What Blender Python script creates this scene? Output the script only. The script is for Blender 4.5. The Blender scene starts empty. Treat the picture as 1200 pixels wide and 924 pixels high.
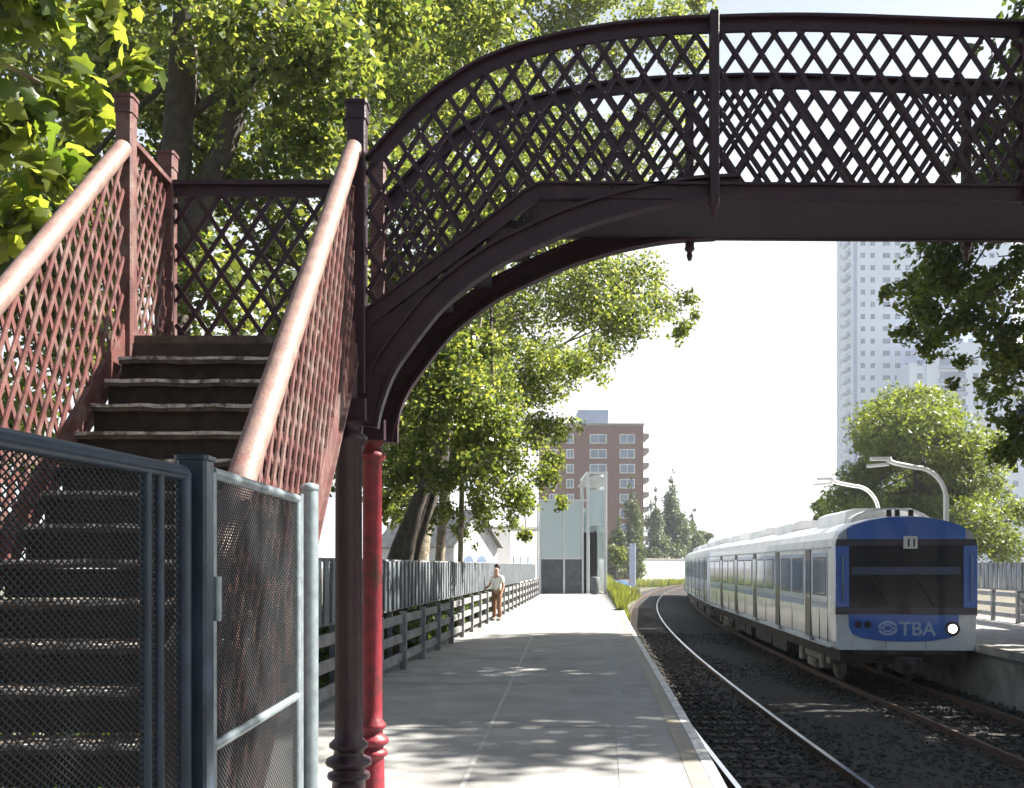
import bpy, math, random
import numpy as np
from mathutils import Vector, Matrix
random.seed(7)
rng = np.random.default_rng(11)
SC = bpy.context.scene
COL = SC.collection
PI = math.pi
# ------------------------------------------------------------------ camera model (1200 x 924 photograph)
F, H, HZ = 1150.0, 1.65, 663.0
def P(px, py, Y):
    return Vector(((px - 600) * Y / F, Y, H + (HZ - py) * Y / F))
def XX(px, Y): return (px - 600) * Y / F
def ZZ(py, Y): return H + (HZ - py) * Y / F

# ------------------------------------------------------------------ materials
def nodes(name):
    m = bpy.data.materials.new(name); m.use_nodes = True
    nt = m.node_tree
    return m, nt, nt.nodes['Principled BSDF']
def mat(name, col, rough=.5, metal=0., var=.25, scale=6., bump=0., bscale=40., dirt=None, dscale=2.5, dlo=.5, dhi=.7, coat=0., spec=.5):
    """colour varied by two octaves of noise, an optional second colour in patches, an optional bump"""
    m, nt, b = nodes(name)
    N, L = nt.nodes, nt.links
    tc = N.new('ShaderNodeTexCoord')
    n1 = N.new('ShaderNodeTexNoise'); n1.inputs['Scale'].default_value = scale; n1.inputs['Detail'].default_value = 6
    L.new(tc.outputs['Object'], n1.inputs['Vector'])
    r = N.new('ShaderNodeValToRGB')
    lo = [max(0, c * (1 - var)) for c in col]; hi = [min(1, c * (1 + var)) for c in col]
    r.color_ramp.elements[0].position = .3; r.color_ramp.elements[1].position = .7
    r.color_ramp.elements[0].color = (*lo, 1); r.color_ramp.elements[1].color = (*hi, 1)
    L.new(n1.outputs['Fac'], r.inputs['Fac'])
    out = r.outputs['Color']
    if dirt:
        n2 = N.new('ShaderNodeTexNoise'); n2.inputs['Scale'].default_value = dscale; n2.inputs['Detail'].default_value = 8; n2.inputs['Roughness'].default_value = .65
        L.new(tc.outputs['Object'], n2.inputs['Vector'])
        r2 = N.new('ShaderNodeValToRGB')
        r2.color_ramp.elements[0].position = dlo; r2.color_ramp.elements[1].position = dhi
        L.new(n2.outputs['Fac'], r2.inputs['Fac'])
        mx = N.new('ShaderNodeMix'); mx.data_type = 'RGBA'
        L.new(r2.outputs['Color'], mx.inputs['Factor']); L.new(out, mx.inputs['A']); mx.inputs['B'].default_value = (*dirt, 1)
        out = mx.outputs['Result']
    L.new(out, b.inputs['Base Color'])
    b.inputs['Roughness'].default_value = rough; b.inputs['Metallic'].default_value = metal
    b.inputs['Coat Weight'].default_value = coat
    b.inputs['Specular IOR Level'].default_value = spec
    if bump:
        n3 = N.new('ShaderNodeTexNoise'); n3.inputs['Scale'].default_value = bscale; n3.inputs['Detail'].default_value = 5
        L.new(tc.outputs['Object'], n3.inputs['Vector'])
        bp = N.new('ShaderNodeBump'); bp.inputs['Strength'].default_value = bump; bp.inputs['Distance'].default_value = .03
        L.new(n3.outputs['Fac'], bp.inputs['Height']); L.new(bp.outputs['Normal'], b.inputs['Normal'])
    return m
def emit(name, col, s):
    m, nt, b = nodes(name)
    b.inputs['Base Color'].default_value = (*col, 1); b.inputs['Emission Color'].default_value = (*col, 1); b.inputs['Emission Strength'].default_value = s
    return m
def leafmat(name, lo, hi, trans=.5, tcol=None, rough=.45):
    m = bpy.data.materials.new(name); m.use_nodes = True
    nt = m.node_tree; N, L = nt.nodes, nt.links
    b = N['Principled BSDF']; out = N['Material Output']
    g = N.new('ShaderNodeNewGeometry')
    r = N.new('ShaderNodeValToRGB'); r.color_ramp.elements[0].color = (*lo, 1); r.color_ramp.elements[1].color = (*hi, 1)
    L.new(g.outputs['Random Per Island'], r.inputs['Fac'])
    L.new(r.outputs['Color'], b.inputs['Base Color']); b.inputs['Roughness'].default_value = rough
    b.inputs['Specular IOR Level'].default_value = .4
    t = N.new('ShaderNodeBsdfTranslucent')
    mx = N.new('ShaderNodeMix'); mx.data_type = 'RGBA'; mx.blend_type = 'MULTIPLY'; mx.inputs['Factor'].default_value = 1
    L.new(r.outputs['Color'], mx.inputs['A']); mx.inputs['B'].default_value = (*(tcol or (2.6, 2.3, .6)), 1)
    L.new(mx.outputs['Result'], t.inputs['Color'])
    ms = N.new('ShaderNodeMixShader'); ms.inputs['Fac'].default_value = trans
    L.new(b.outputs['BSDF'], ms.inputs[1]); L.new(t.outputs['BSDF'], ms.inputs[2]); L.new(ms.outputs['Shader'], out.inputs['Surface'])
    return m

M = {}
M['maroon_shaded'] = mat('shaded_maroon_paint', (.029, .009, .016), .42, var=.3, scale=9, dirt=(.045, .026, .026), dscale=5, dlo=.55, dhi=.78, bump=.12, bscale=60)  # maroon ironwork out of the sun; its shade is put into the colour
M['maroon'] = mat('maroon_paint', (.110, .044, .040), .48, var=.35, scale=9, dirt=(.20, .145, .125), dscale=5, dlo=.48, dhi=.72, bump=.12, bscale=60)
M['maroon_rail'] = mat('maroon_worn_rail', (.21, .135, .115), .55, var=.25, scale=12, dirt=(.20, .08, .07), dscale=9, dlo=.55, dhi=.75, bump=.15, bscale=70)
M['red'] = mat('crimson_column_paint', (.20, .015, .026), .5, var=.3, scale=14, dirt=(.075, .022, .02), dscale=6, dlo=.50, dhi=.68, bump=.12, bscale=50)
M['deck'] = mat('dark_deck_plate', (.022, .017, .025), .7, var=.5, scale=40, bump=.5, bscale=90)
M['tread'] = mat('old_timber_tread', (.085, .065, .05), .75, var=.4, scale=14, dirt=(.16, .14, .12), dscale=12, bump=.4, bscale=50)
M['nosing'] = mat('sunlit_nosing', (.52, .50, .47), .6, var=.3, scale=25, dirt=(.10, .08, .06), dscale=9, dlo=.48, dhi=.58)  # sunlight on the tread edges put into a pale colour
M['riser'] = mat('shaded_timber_riser', (.035, .027, .022), .8, var=.4, scale=14, bump=.3)  # shade on faces turned from the sun put into the colour
M['galv'] = mat('galvanised_steel', (.27, .32, .345), .4, .5, var=.2, scale=18, bump=.05)
M['navy'] = mat('shaded_steel', (.028, .045, .070), .35, .2, var=.3, scale=10, bump=.06)  # shade lying on fence panel and post put into the steel colour
M['wire'] = mat('grey_mesh_wire', (.038, .043, .048), .5, .2, var=.2)
M['wire_shaded'] = mat('shaded_mesh_wire', (.008, .011, .015), .5, .2, var=.2)  # darker copy of the mesh wire, with shade put into it
M['concrete'] = mat('platform_concrete', (.26, .255, .247), .85, var=.16, scale=1.6, dirt=(.18, .175, .17), dscale=.9, dlo=.5, dhi=.68, bump=.25, bscale=60)
M['conc_wall'] = mat('concrete_wall', (.27, .265, .25), .9, var=.25, scale=2, dirt=(.13, .125, .115), dscale=1.6, bump=.3, bscale=25)
M['fence_conc'] = mat('weathered_fence_concrete', (.22, .22, .22), .85, var=.25, scale=5, dirt=(.11, .107, .10), dscale=3, bump=.2)
M['panel'] = mat('weathered_fence_panel', (.135, .155, .17), .7, var=.35, scale=3, dirt=(.20, .20, .20), dscale=2.2, bump=.1)
M['paint_white'] = mat('faded_white_paint', (.62, .61, .58), .7, var=.15, scale=8, dirt=(.27, .26, .25), dscale=7, dlo=.48, dhi=.66)
M['paint_yellow'] = mat('faded_yellow_paint', (.30, .25, .15), .75, var=.15, scale=8, dirt=(.22, .21, .195), dscale=5, dlo=.36, dhi=.55)
M['paint_faint'] = mat('worn_line_paint', (.36, .355, .34), .75, var=.15, scale=8, dirt=(.26, .255, .245), dscale=5, dlo=.40, dhi=.60)
M['tactile'] = mat('pale_blue_tactile', (.29, .31, .35), .8, var=.15, scale=9, dirt=(.24, .235, .225), dscale=4, dlo=.30, dhi=.52)
M['ballast'] = mat('dark_ballast', (.024, .021, .019), .95, var=.6, scale=22, dirt=(.032, .028, .024), dscale=.7, bump=1., bscale=30)
M['stone'] = mat('ballast_stone', (.040, .036, .032), .9, var=.55, scale=3)
M['earth'] = mat('earth', (.10, .085, .06), .95, var=.4, scale=.4, dirt=(.06, .08, .03), dscale=.15, bump=.3, bscale=4)
M['rail'] = mat('polished_rail', (.60, .62, .66), .22, 1., var=.08, scale=30)
M['rail_rust'] = mat('rusty_rail', (.09, .05, .035), .8, .2, var=.4, scale=20)
M['sleeper'] = mat('oily_sleeper', (.05, .042, .036), .9, var=.4, scale=12, bump=.4)
M['train_white'] = mat('train_white_paint', (.74, .77, .82), .3, var=.06, scale=2, dirt=(.46, .45, .43), dscale=1.6, dlo=.5, dhi=.74, coat=.3)
M['train_grey'] = mat('train_grey_paint', (.42, .45, .50), .4, var=.08, scale=3)
M['train_blue'] = mat('train_blue_paint', (.028, .13, .52), .28, var=.12, scale=2, coat=.4)
M['lettering'] = mat('pale_lettering', (.42, .52, .74), .4, var=.08)
M['navy_band'] = mat('train_navy_band', (.008, .014, .045), .3, var=.2, coat=.3)
M['train_mid_blue'] = mat('train_mid_blue', (.07, .15, .36), .3, var=.1, scale=3, coat=.3)
M['train_band'] = mat('train_pale_blue', (.19, .29, .50), .3, var=.1, scale=3, coat=.3)
M['roof'] = mat('train_roof', (.72, .73, .74), .28, .35, var=.15, scale=2)
M['under'] = mat('dusty_underframe', (.045, .04, .036), .9, var=.5, scale=5)
M['bogie'] = mat('dusty_bogie', (.22, .20, .18), .85, var=.5, scale=4)
M['black'] = mat('black_rubber', (.012, .012, .014), .45, var=.2)
M['glass_dark'] = mat('dark_windscreen', (.005, .010, .020), .10, var=.3, scale=1.2, spec=.35)
M['glass_side'] = mat('side_window_glass', (.08, .14, .24), .08, var=.3, scale=.9, spec=.8)
M['lamp_white'] = mat('white_lamp_paint', (.74, .74, .74), .4, var=.08)
M['lamp_dark'] = mat('dark_lamp_paint', (.03, .035, .05), .5)
M['headlight'] = emit('lit_headlight', (1, .93, .88), 7)
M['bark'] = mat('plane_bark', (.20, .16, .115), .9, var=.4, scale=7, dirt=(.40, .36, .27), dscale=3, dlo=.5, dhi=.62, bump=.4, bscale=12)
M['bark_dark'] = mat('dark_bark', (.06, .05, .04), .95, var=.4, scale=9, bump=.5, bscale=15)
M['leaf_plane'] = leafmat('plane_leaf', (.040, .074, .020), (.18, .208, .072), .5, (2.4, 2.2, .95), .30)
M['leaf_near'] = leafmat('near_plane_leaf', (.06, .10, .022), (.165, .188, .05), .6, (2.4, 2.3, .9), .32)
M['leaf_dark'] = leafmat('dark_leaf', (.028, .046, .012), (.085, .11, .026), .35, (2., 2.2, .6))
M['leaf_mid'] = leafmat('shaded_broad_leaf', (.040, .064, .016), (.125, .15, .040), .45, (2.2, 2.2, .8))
M['leaf_willow'] = leafmat('feathery_leaf', (.075, .115, .022), (.16, .19, .045), .42, (2.0, 1.9, .7))
M['leaf_conifer'] = leafmat('conifer_leaf', (.06, .085, .045), (.13, .155, .085), .3, (1.6, 1.7, .9))
M['grass'] = leafmat('grass_blade', (.07, .105, .03), (.17, .19, .075), .4)
M['brick'] = None
M['white_render'] = mat('white_render', (.70, .70, .70), .85, var=.06, scale=1, dirt=(.55, .55, .56), dscale=.7)
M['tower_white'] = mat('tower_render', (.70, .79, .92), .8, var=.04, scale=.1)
M['tower_glass'] = mat('tower_window', (.16, .22, .32), .15, var=.3, scale=.3, spec=.7)
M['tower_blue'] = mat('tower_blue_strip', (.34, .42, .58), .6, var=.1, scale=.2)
M['frame_white'] = mat('white_steel_frame', (.72, .73, .72), .4, var=.06)
M['dark_wall'] = mat('dark_plinth', (.10, .11, .12), .7, var=.25, scale=3)
M['pane'] = None
M['skin'] = mat('skin', (.40, .24, .17), .55, var=.08)
M['shirt'] = mat('white_shirt', (.72, .71, .68), .85, var=.06, scale=20)
M['trousers'] = mat('brown_trousers', (.22, .11, .065), .9, var=.15, scale=20)
M['hair'] = mat('dark_hair', (.02, .015, .012), .6, var=.3)
M['shoe'] = mat('dark_shoe', (.03, .025, .02), .6)
M['car_blue'] = mat('car_blue_paint', (.05, .11, .30), .25, coat=.5)
def brickmat():
    m, nt, b = nodes('brick_facade'); N, L = nt.nodes, nt.links
    tc = N.new('ShaderNodeTexCoord'); mp = N.new('ShaderNodeMapping'); mp.inputs['Rotation'].default_value = (PI/2, 0, 0)
    bt = N.new('ShaderNodeTexBrick'); bt.inputs['Scale'].default_value = 1.
    bt.inputs['Color1'].default_value = (.19, .060, .036, 1); bt.inputs['Color2'].default_value = (.14, .045, .030, 1); bt.inputs['Mortar'].default_value = (.17, .11, .09, 1)
    bt.inputs['Brick Width'].default_value = .6; bt.inputs['Row Height'].default_value = .2; bt.inputs['Mortar Size'].default_value = .03
    L.new(tc.outputs['Object'], mp.inputs['Vector']); L.new(mp.outputs['Vector'], bt.inputs['Vector']); L.new(bt.outputs['Color'], b.inputs['Base Color'])
    b.inputs['Roughness'].default_value = .9
    return m
M['brick'] = brickmat()
def panemat():
    m, nt, b = nodes('pale_glass_pane'); N, L = nt.nodes, nt.links
    b.inputs['Base Color'].default_value = (.76, .86, .87, 1); b.inputs['Roughness'].default_value = .2
    b.inputs['Transmission Weight'].default_value = .3; b.inputs['IOR'].default_value = 1.2
    return m
M['pane'] = panemat()

# ------------------------------------------------------------------ mesh builder
class MB:
    def __init__(s): s.v = []; s.f = []; s.m = []; s.sm = []
    def add(s, vs, fs, mi=0, smooth=False):
        o = len(s.v); s.v.extend([tuple(x) for x in vs])
        for f in fs: s.f.append(tuple(i + o for i in f)); s.m.append(mi); s.sm.append(smooth)
        return s
    def box(s, lo, hi, mi=0):
        x0, y0, z0 = lo; x1, y1, z1 = hi
        return s.add([(x0,y0,z0),(x1,y0,z0),(x1,y1,z0),(x0,y1,z0),(x0,y0,z1),(x1,y0,z1),(x1,y1,z1),(x0,y1,z1)],
                     [(0,3,2,1),(4,5,6,7),(0,1,5,4),(1,2,6,5),(2,3,7,6),(3,0,4,7)], mi)
    def bbox(s, lo, hi, c=.01, mi=0):
        """box whose vertical edges are chamfered"""
        x0, y0, z0 = lo; x1, y1, z1 = hi
        pl = [(x0+c,y0),(x1-c,y0),(x1,y0+c),(x1,y1-c),(x1-c,y1),(x0+c,y1),(x0,y1-c),(x0,y0+c)]
        return s.prism([(a, b, z0) for a, b in pl], (0, 0, z1 - z0), mi)
    def prism(s, poly, d, mi=0, smooth=False):
        n = len(poly); d = Vector(d)
        vs = [Vector(p) for p in poly] + [Vector(p) + d for p in poly]
        return s.add(vs, [tuple(range(n))[::-1], tuple(range(n, 2*n))] + [(i, (i+1) % n, n + (i+1) % n, n + i) for i in range(n)], mi)
    def bar(s, a, b, w, h, up=(0, 0, 1), mi=0):
        a, b = Vector(a), Vector(b); d = (b - a).normalized(); up = Vector(up)
        x = d.cross(up)
        if x.length < 1e-4: x = d.cross(Vector((1, 0, 0)))
        x.normalize(); u = x.cross(d).normalized()
        q = [a - x*w/2 - u*h/2, a + x*w/2 - u*h/2, a + x*w/2 + u*h/2, a - x*w/2 + u*h/2]
        return s.prism(q, b - a, mi)
    def tube(s, pts, r, n=10, mi=0, smooth=True, flat=1., caps=True):
        pts = [Vector(p) for p in pts]; k = len(pts)
        rs = r if isinstance(r, (list, tuple)) else [r] * k
        vs, fs = [], []
        prevx = None
        for i, p in enumerate(pts):
            d = (pts[min(i+1, k-1)] - pts[max(i-1, 0)]).normalized()
            ref = Vector((0, 0, 1)) if abs(d.z) < .9 else Vector((0, 1, 0))
            x = d.cross(ref).normalized() if prevx is None else (prevx - d * prevx.dot(d)).normalized()
            prevx = x; u = x.cross(d).normalized()
            for j in range(n):
                t = 2 * PI * j / n
                vs.append(p + x * math.cos(t) * rs[i] + u * math.sin(t) * rs[i] * flat)
        for i in range(k - 1):
            for j in range(n):
                fs.append((i*n + j, i*n + (j+1) % n, (i+1)*n + (j+1) % n, (i+1)*n + j))
        s.add(vs, fs, mi, smooth)
        if caps: s.add(vs[:n], [tuple(range(n))[::-1]], mi); s.add(vs[-n:], [tuple(range(n))], mi)
        return s
    def lathe(s, prof, c, n=20, mi=0):
        vs, fs = [], []
        for r, z in prof:
            for j in range(n): vs.append((c[0] + r*math.cos(2*PI*j/n), c[1] + r*math.sin(2*PI*j/n), c[2] + z))
        for i in range(len(prof) - 1):
            for j in range(n): fs.append((i*n+j, i*n+(j+1) % n, (i+1)*n+(j+1) % n, (i+1)*n+j))
        return s.add(vs, fs, mi, True)
    def strip(s, A, B, mi=0):
        n = len(A)
        return s.add(list(A) + list(B), [(i, i+1, n+i+1, n+i) for i in range(n - 1)], mi)
    def build(s, name, mats, parent=None, loc=None):
        me = bpy.data.meshes.new(name); me.from_pydata(s.v, [], s.f)
        for m in (mats if isinstance(mats, (list, tuple)) else [mats]): me.materials.append(M[m] if isinstance(m, str) else m)
        me.polygons.foreach_set('material_index', s.m); me.polygons.foreach_set('use_smooth', s.sm); me.update()
        o = bpy.data.objects.new(name, me); COL.objects.link(o)
        if parent: o.parent = parent; o.matrix_parent_inverse = parent.matrix_world.inverted() if False else Matrix.Translation(-parent.location) if parent.type == 'EMPTY' and parent.get('world_parts') else Matrix.Identity(4)
        if loc: o.location = loc
        return o
def thing(name, label, cat, loc=(0, 0, 0), rz=0, group=None, world=True):
    """Empty at the base of a thing; world=True: its parts are given in world coordinates"""
    o = bpy.data.objects.new(name, None); COL.objects.link(o); o.location = loc; o.rotation_euler = (0, 0, rz); o.empty_display_size = .3
    o['label'] = label; o['category'] = cat
    if group: o['group'] = group
    if world: o['world_parts'] = 1
    return o
def tag(o, label, cat, group=None):
    o['label'] = label; o['category'] = cat
    if group: o['group'] = group
    return o
def struct(o, kind='structure'): o['kind'] = kind; return o
def copy_tree(o, parent=None):
    c = o.copy(); COL.objects.link(c)
    if parent: c.parent = parent
    for ch in list(o.children): copy_tree(ch, c)
    return c
def interp(x, xs, ys): return float(np.interp(x, xs, ys))
def smooth_curve(pts, n=60):
    """Catmull-Rom through 2-D points"""
    p = [pts[0]] + list(pts) + [pts[-1]]; out = []
    for i in range(1, len(p) - 2):
        for k in range(n // (len(pts) - 1) + 1):
            t = k / (n // (len(pts) - 1) + 1)
            out.append(tuple(.5 * ((2*p[i][a]) + (-p[i-1][a] + p[i+1][a])*t + (2*p[i-1][a] - 5*p[i][a] + 4*p[i+1][a] - p[i+2][a])*t*t + (-p[i-1][a] + 3*p[i][a] - 3*p[i+1][a] + p[i+2][a])*t**3) for a in (0, 1)))
    out.append(tuple(pts[-1])); return out

# ------------------------------------------------------------------ lines of the place
def xr(Y): return 3.85 + .028*Y + .00093*Y*Y            # right rail of the near track
def xr_s(Y): return .028 + .00186*Y
def edge(Y):
    if Y <= 38: return xr(Y) - (1.9 + .62*math.exp(-(Y - 7)/11))
    return edge(38) + (Y - 38)*.082
def fx(Y): return -3.04 + .0823*Y                       # left fence
RAILZ = -1.0
def cfar(Y): return xr(Y) + 3.39
def redge(Y): return cfar(Y) + 1.62

# ------------------------------------------------------------------ setting
def grid_ground():
    b = MB(); b.add([(-1200,-150,-1.45),(1200,-150,-1.45),(1200,1200,-1.45),(-1200,1200,-1.45)], [(0,1,2,3)])
    struct(b.build('ground', 'earth'))
grid_ground()
Ys = [-4 + i for i in range(66)]
b = MB()
L = [(fx(max(y, -4)) - .45, y, 0) for y in Ys]; R = [(edge(y), y, 0) for y in Ys]
dn = lambda A, z: [(x, y, z) for x, y, _ in A]
b.strip(R, L); b.strip(dn(R, -1.5), R, 1); b.strip(L, dn(L, -1.5), 1)
b.add([R[-1], L[-1], dn(L, -1.5)[-1], dn(R, -1.5)[-1]], [(0,1,2,3)], 1); b.add([R[0], L[0], dn(L, -1.5)[0], dn(R, -1.5)[0]], [(3,2,1,0)], 1)
struct(b.build('platform', ['concrete', 'conc_wall']))
def line(name, f0, f1, ys, z, m):
    b = MB(); b.strip([(f1(y), y, z) for y in ys], [(f0(y), y, z) for y in ys]); return struct(b.build(name, m))
line('platform_edge_line', lambda y: edge(y) - .10, lambda y: edge(y) - .005, Ys[:42], .004, 'paint_white')
line('yellow_line', lambda y: edge(y) - .26, lambda y: edge(y) - .12, Ys[:42], .004, 'paint_yellow')
line('tactile_strip', lambda y: edge(y) - .80, lambda y: edge(y) - .67, Ys[:40], .004, 'tactile')
line('painted_line', lambda y: -.79 + .0545*y, lambda y: -.75 + .0545*y, [y for y in Ys if 5 <= y <= 24], .004, 'paint_faint')
# paving joints in the platform slabs
b = MB()
for k in range(12):
    y = 6.3 + k*3.7
    b.add([(fx(y)+.1, y, .003), (edge(y)-.9, y, .003), (edge(y)-.9, y+.025, .003), (fx(y)+.1, y+.025, .003)], [(0,1,2,3)])
struct(b.build('platform_joint', mat('joint_dirt', (.16, .15, .14), .95)))
# opposite platform
b = MB(); Yr = [-4 + 2*i for i in range(50)]
L = [(redge(y), y, 0) for y in Yr]; R = [(redge(y) + 4.9, y, 0) for y in Yr]
L2 = [(x - .12, y, 0) for x, y, _ in L]; L3 = [(x - .12, y, -.16) for x, y, _ in L]; L4 = [(x, y, -.16) for x, y, _ in L]
b.strip(R, L2); b.strip(L2, L3, 1); b.strip(L3, L4, 1); b.strip(L4, dn(L, -1.5), 1); b.strip(dn(R, -1.5), R, 1)
b.add([L[0], R[0], dn(R, -1.5)[0], dn(L, -1.5)[0]], [(0,1,2,3)], 1)
struct(b.build('opposite_platform', ['concrete', 'conc_wall']))
line('opposite_yellow_line', lambda y: redge(y) - .11, lambda y: redge(y) + .1, Yr, .004, 'paint_yellow')
# ballast
b = MB(); Yb = [-10 + 2*i for i in range(110)]
for i in range(9):
    w0 = -3.1 + i*9.3/9; w1 = -3.1 + (i+1)*9.3/9
    zz = lambda k: -1.14 + .05*math.sin(k*5.1)
    b.strip([(xr(y) + w1, y, zz(i+1) + .02*math.sin(y*3.7 + i)) for y in Yb], [(xr(y) + w0, y, zz(i) + .02*math.sin(y*3.7 + i - 1)) for y in Yb])
struct(b.build('track_bed', 'ballast'))
# loose stones
def stones(n):
    base = np.array([(1,0,0),(-1,0,0),(0,1,0),(0,-1,0),(0,0,1),(0,0,-1)], float); tri = np.array([(0,2,4),(2,1,4),(1,3,4),(3,0,4),(2,0,5),(1,2,5),(3,1,5),(0,3,5)])
    y = 6 + 34*rng.random(n)**1.3; w = -2.6 + 8.2*rng.random(n)
    c = np.stack([3.85 + .028*y + .00093*y*y + w, y, np.full(n, -1.125) + .03*rng.random(n)], 1)
    v = base[None]*(.6 + .8*rng.random((n, 6, 1)))*(.022 + .03*rng.random((n, 1, 1)))
    a = rng.random(n)*6.28; ca, sa = np.cos(a)[:, None], np.sin(a)[:, None]
    v = np.stack([v[..., 0]*ca - v[..., 1]*sa, v[..., 0]*sa + v[..., 1]*ca, v[..., 2]*.8], 2) + c[:, None]
    return fast_mesh('ballast_stones', v.reshape(-1, 3), (tri[None] + 6*np.arange(n)[:, None, None]).reshape(-1, 3), 'stone')
def fast_mesh(name, v, f, m, parent=None, smooth=False):
    me = bpy.data.meshes.new(name); n, k = f.shape
    me.vertices.add(len(v)); me.vertices.foreach_set('co', np.asarray(v, np.float32).ravel())
    me.loops.add(n*k); me.loops.foreach_set('vertex_index', f.astype(np.int32).ravel())
    me.polygons.add(n); me.polygons.foreach_set('loop_start', np.arange(0, n*k, k, dtype=np.int32))
    me.materials.append(M[m] if isinstance(m, str) else m); me.update(calc_edges=True)
    o = bpy.data.objects.new(name, me); COL.objects.link(o)
    if parent:
        o.parent = parent
        if parent.get('world_parts'): o.matrix_parent_inverse = Matrix.Translation(-parent.location)
    return o
struct(stones(16000), 'stuff')

# ------------------------------------------------------------------ railway tracks
def track(label, cx, shiny):
    t = thing('railway_track', label, 'track', (cx(12), 12, RAILZ - .16))
    ys = [-6 + 1.5*i for i in range(130)]
    for s in (-1, 1):
        b = MB()
        for w0, w1, z0, z1, mi in ((-.035, .035, -.035, 0, 0), (-.012, .012, -.12, -.035, 1), (-.065, .065, -.14, -.12, 1)):
            o = .8*s
            a = [(cx(y)+o+w0, y, RAILZ+z0) for y in ys]; c = [(cx(y)+o+w1, y, RAILZ+z0) for y in ys]
            a2 = [(x, y, RAILZ+z1) for x, y, _ in a]; c2 = [(x, y, RAILZ+z1) for x, y, _ in c]
            b.strip(c2, a2, mi); b.strip(a2, a, 1); b.strip(c, c2, 1)
        b.build('rail', ['rail' if shiny else 'rail_rust', 'rail_rust'], t)
    sb = MB().bbox((-1.3, -.12, -.13), (1.3, .12, 0), .015)
    s0 = sb.build('sleeper', 'sleeper', t)
    me = s0.data; bpy.data.objects.remove(s0)
    for k in range(90):
        y = 8 + .63*k
        s = bpy.data.objects.new('sleeper', me); COL.objects.link(s); s.parent = t
        s.matrix_parent_inverse = Matrix.Translation(-t.location)
        s.location = (cx(y), y, RAILZ - .138); s.rotation_euler = (0, 0, -math.atan(xr_s(y)) + random.uniform(-.01, .01))
    return t
track('empty near railway track with bright polished rail beside the left platform', lambda y: xr(y) - .8, True)
track('darker far railway track with the blue and white train standing on it', cfar, False)

# ------------------------------------------------------------------ lattice helper
def lattice(mb, u0, u1, zl, zu, place, pitch=.155, slope=1.5, w=.030, t=.010, off=.006, stub=.02):
    """two families of flat diagonal bars clipped between zl(u) and zu(u); place(u, z, d) -> world point"""
    zmin = min(zl(u0 + (u1-u0)*i/40) for i in range(41)); zmax = max(zu(u0 + (u1-u0)*i/40) for i in range(41))
    for fam in (1, -1):
        span = (zmax - zmin)/slope
        k0 = math.floor((u0 - span)/pitch); k1 = math.ceil((u1 + span)/pitch)
        for k in range(k0, k1 + 1):
            ub = k*pitch
            start = None; last = None; N = 90
            for i in range(N + 1):
                z = zmin + (zmax - zmin)*i/N
                u = ub + fam*(z - zmin)/slope
                ok = u0 <= u <= u1 and zl(u) - stub <= z <= zu(u) + stub
                if ok and start is None: start = (u, z)
                if ok: last = (u, z)
                if (not ok or i == N) and start is not None:
                    if last and (last[1] - start[1]) > .04:
                        a = place(start[0], start[1], fam*off); c = place(last[0], last[1], fam*off)
                        nrm = Vector(place(0, 0, 1)) - Vector(place(0, 0, 0))
                        mb.bar(a, c, w, t, nrm)
                    start = None; last = None
    return mb

def rivets(mb, u0, u1, zl, zu, place, sg, pitch=.155, slope=1.5, d0=.011, r=.0095):
    zmin = min(zl(u0 + (u1-u0)*i/40) for i in range(41)); zmax = max(zu(u0 + (u1-u0)*i/40) for i in range(41))
    span = (zmax - zmin)/slope; k0 = math.floor((u0 - span)/pitch); k1 = math.ceil((u1 + span)/pitch)
    for k in range(k0, k1):
        for j in range(k + 1, k1 + 1):
            u = (k + j)*pitch/2; z = zmin + slope*(j - k)*pitch/2
            if z > zmax: break
            if u0 < u < u1 and zl(u) + .03 < z < zu(u) - .02:
                ring = [place(u + r*math.cos(PI*q/3), z + r*math.sin(PI*q/3), sg*d0) for q in range(6)]; tip = [place(u + .6*r*math.cos(PI*q/3), z + .6*r*math.sin(PI*q/3), sg*(d0 + .006)) for q in range(6)]
                mb.add(ring + tip, [(q, (q+1) % 6, 6 + (q+1) % 6, 6 + q) for q in range(6)] + [tuple(range(6, 12))])

# ------------------------------------------------------------------ footbridge
Y1, Y2 = 5.8, 6.5
XL, XR_ = -2.28, -.90            # landing
LZ = 3.01
DZ = 3.87                        # deck top at the crown
MID = 5.1                        # bridge is symmetric about this X
bridge = thing('footbridge', 'maroon arched iron footbridge with lattice parapets spanning the tracks', 'footbridge', (-.95, Y1, 0))
top_pts = [(-.86, 4.06), (-.59, 4.35), (-.368, 4.525), (-.136, 4.656), (.166, 4.757), (.504, 4.827), (.842, 4.866), (1.185, 4.883), (1.816, 4.893), (3.03, 4.855), (MID, 4.82)]
rib_pts = [(-.79, 2.46), (-.765, 2.58), (-.695, 2.769), (-.582, 2.939), (-.379, 3.187), (-.113, 3.391), (.096, 3.50), (.379, 3.625), (.70, 3.725), (1.034, 3.79), (1.35, 3.81)]
top_c = smooth_curve(top_pts, 90); rib_c = smooth_curve(rib_pts, 70)
mir = lambda c: [(2*MID - x, z) for x, z in c][::-1]
top_full = top_c + mir(top_c)[1:]
tx = [p[0] for p in top_full]; tz = [p[1] for p in top_full]
def ztop(x): return interp(x, tx, tz)
RUN, RISE, NS = .25, (DZ - LZ)/5, 5
def znose(x):
    x = min(x, 2*MID - x)
    return interp(x, [-.9, .1, 3.0, MID], [LZ + .14, DZ + .01, DZ + .01, DZ - .02])
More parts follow.
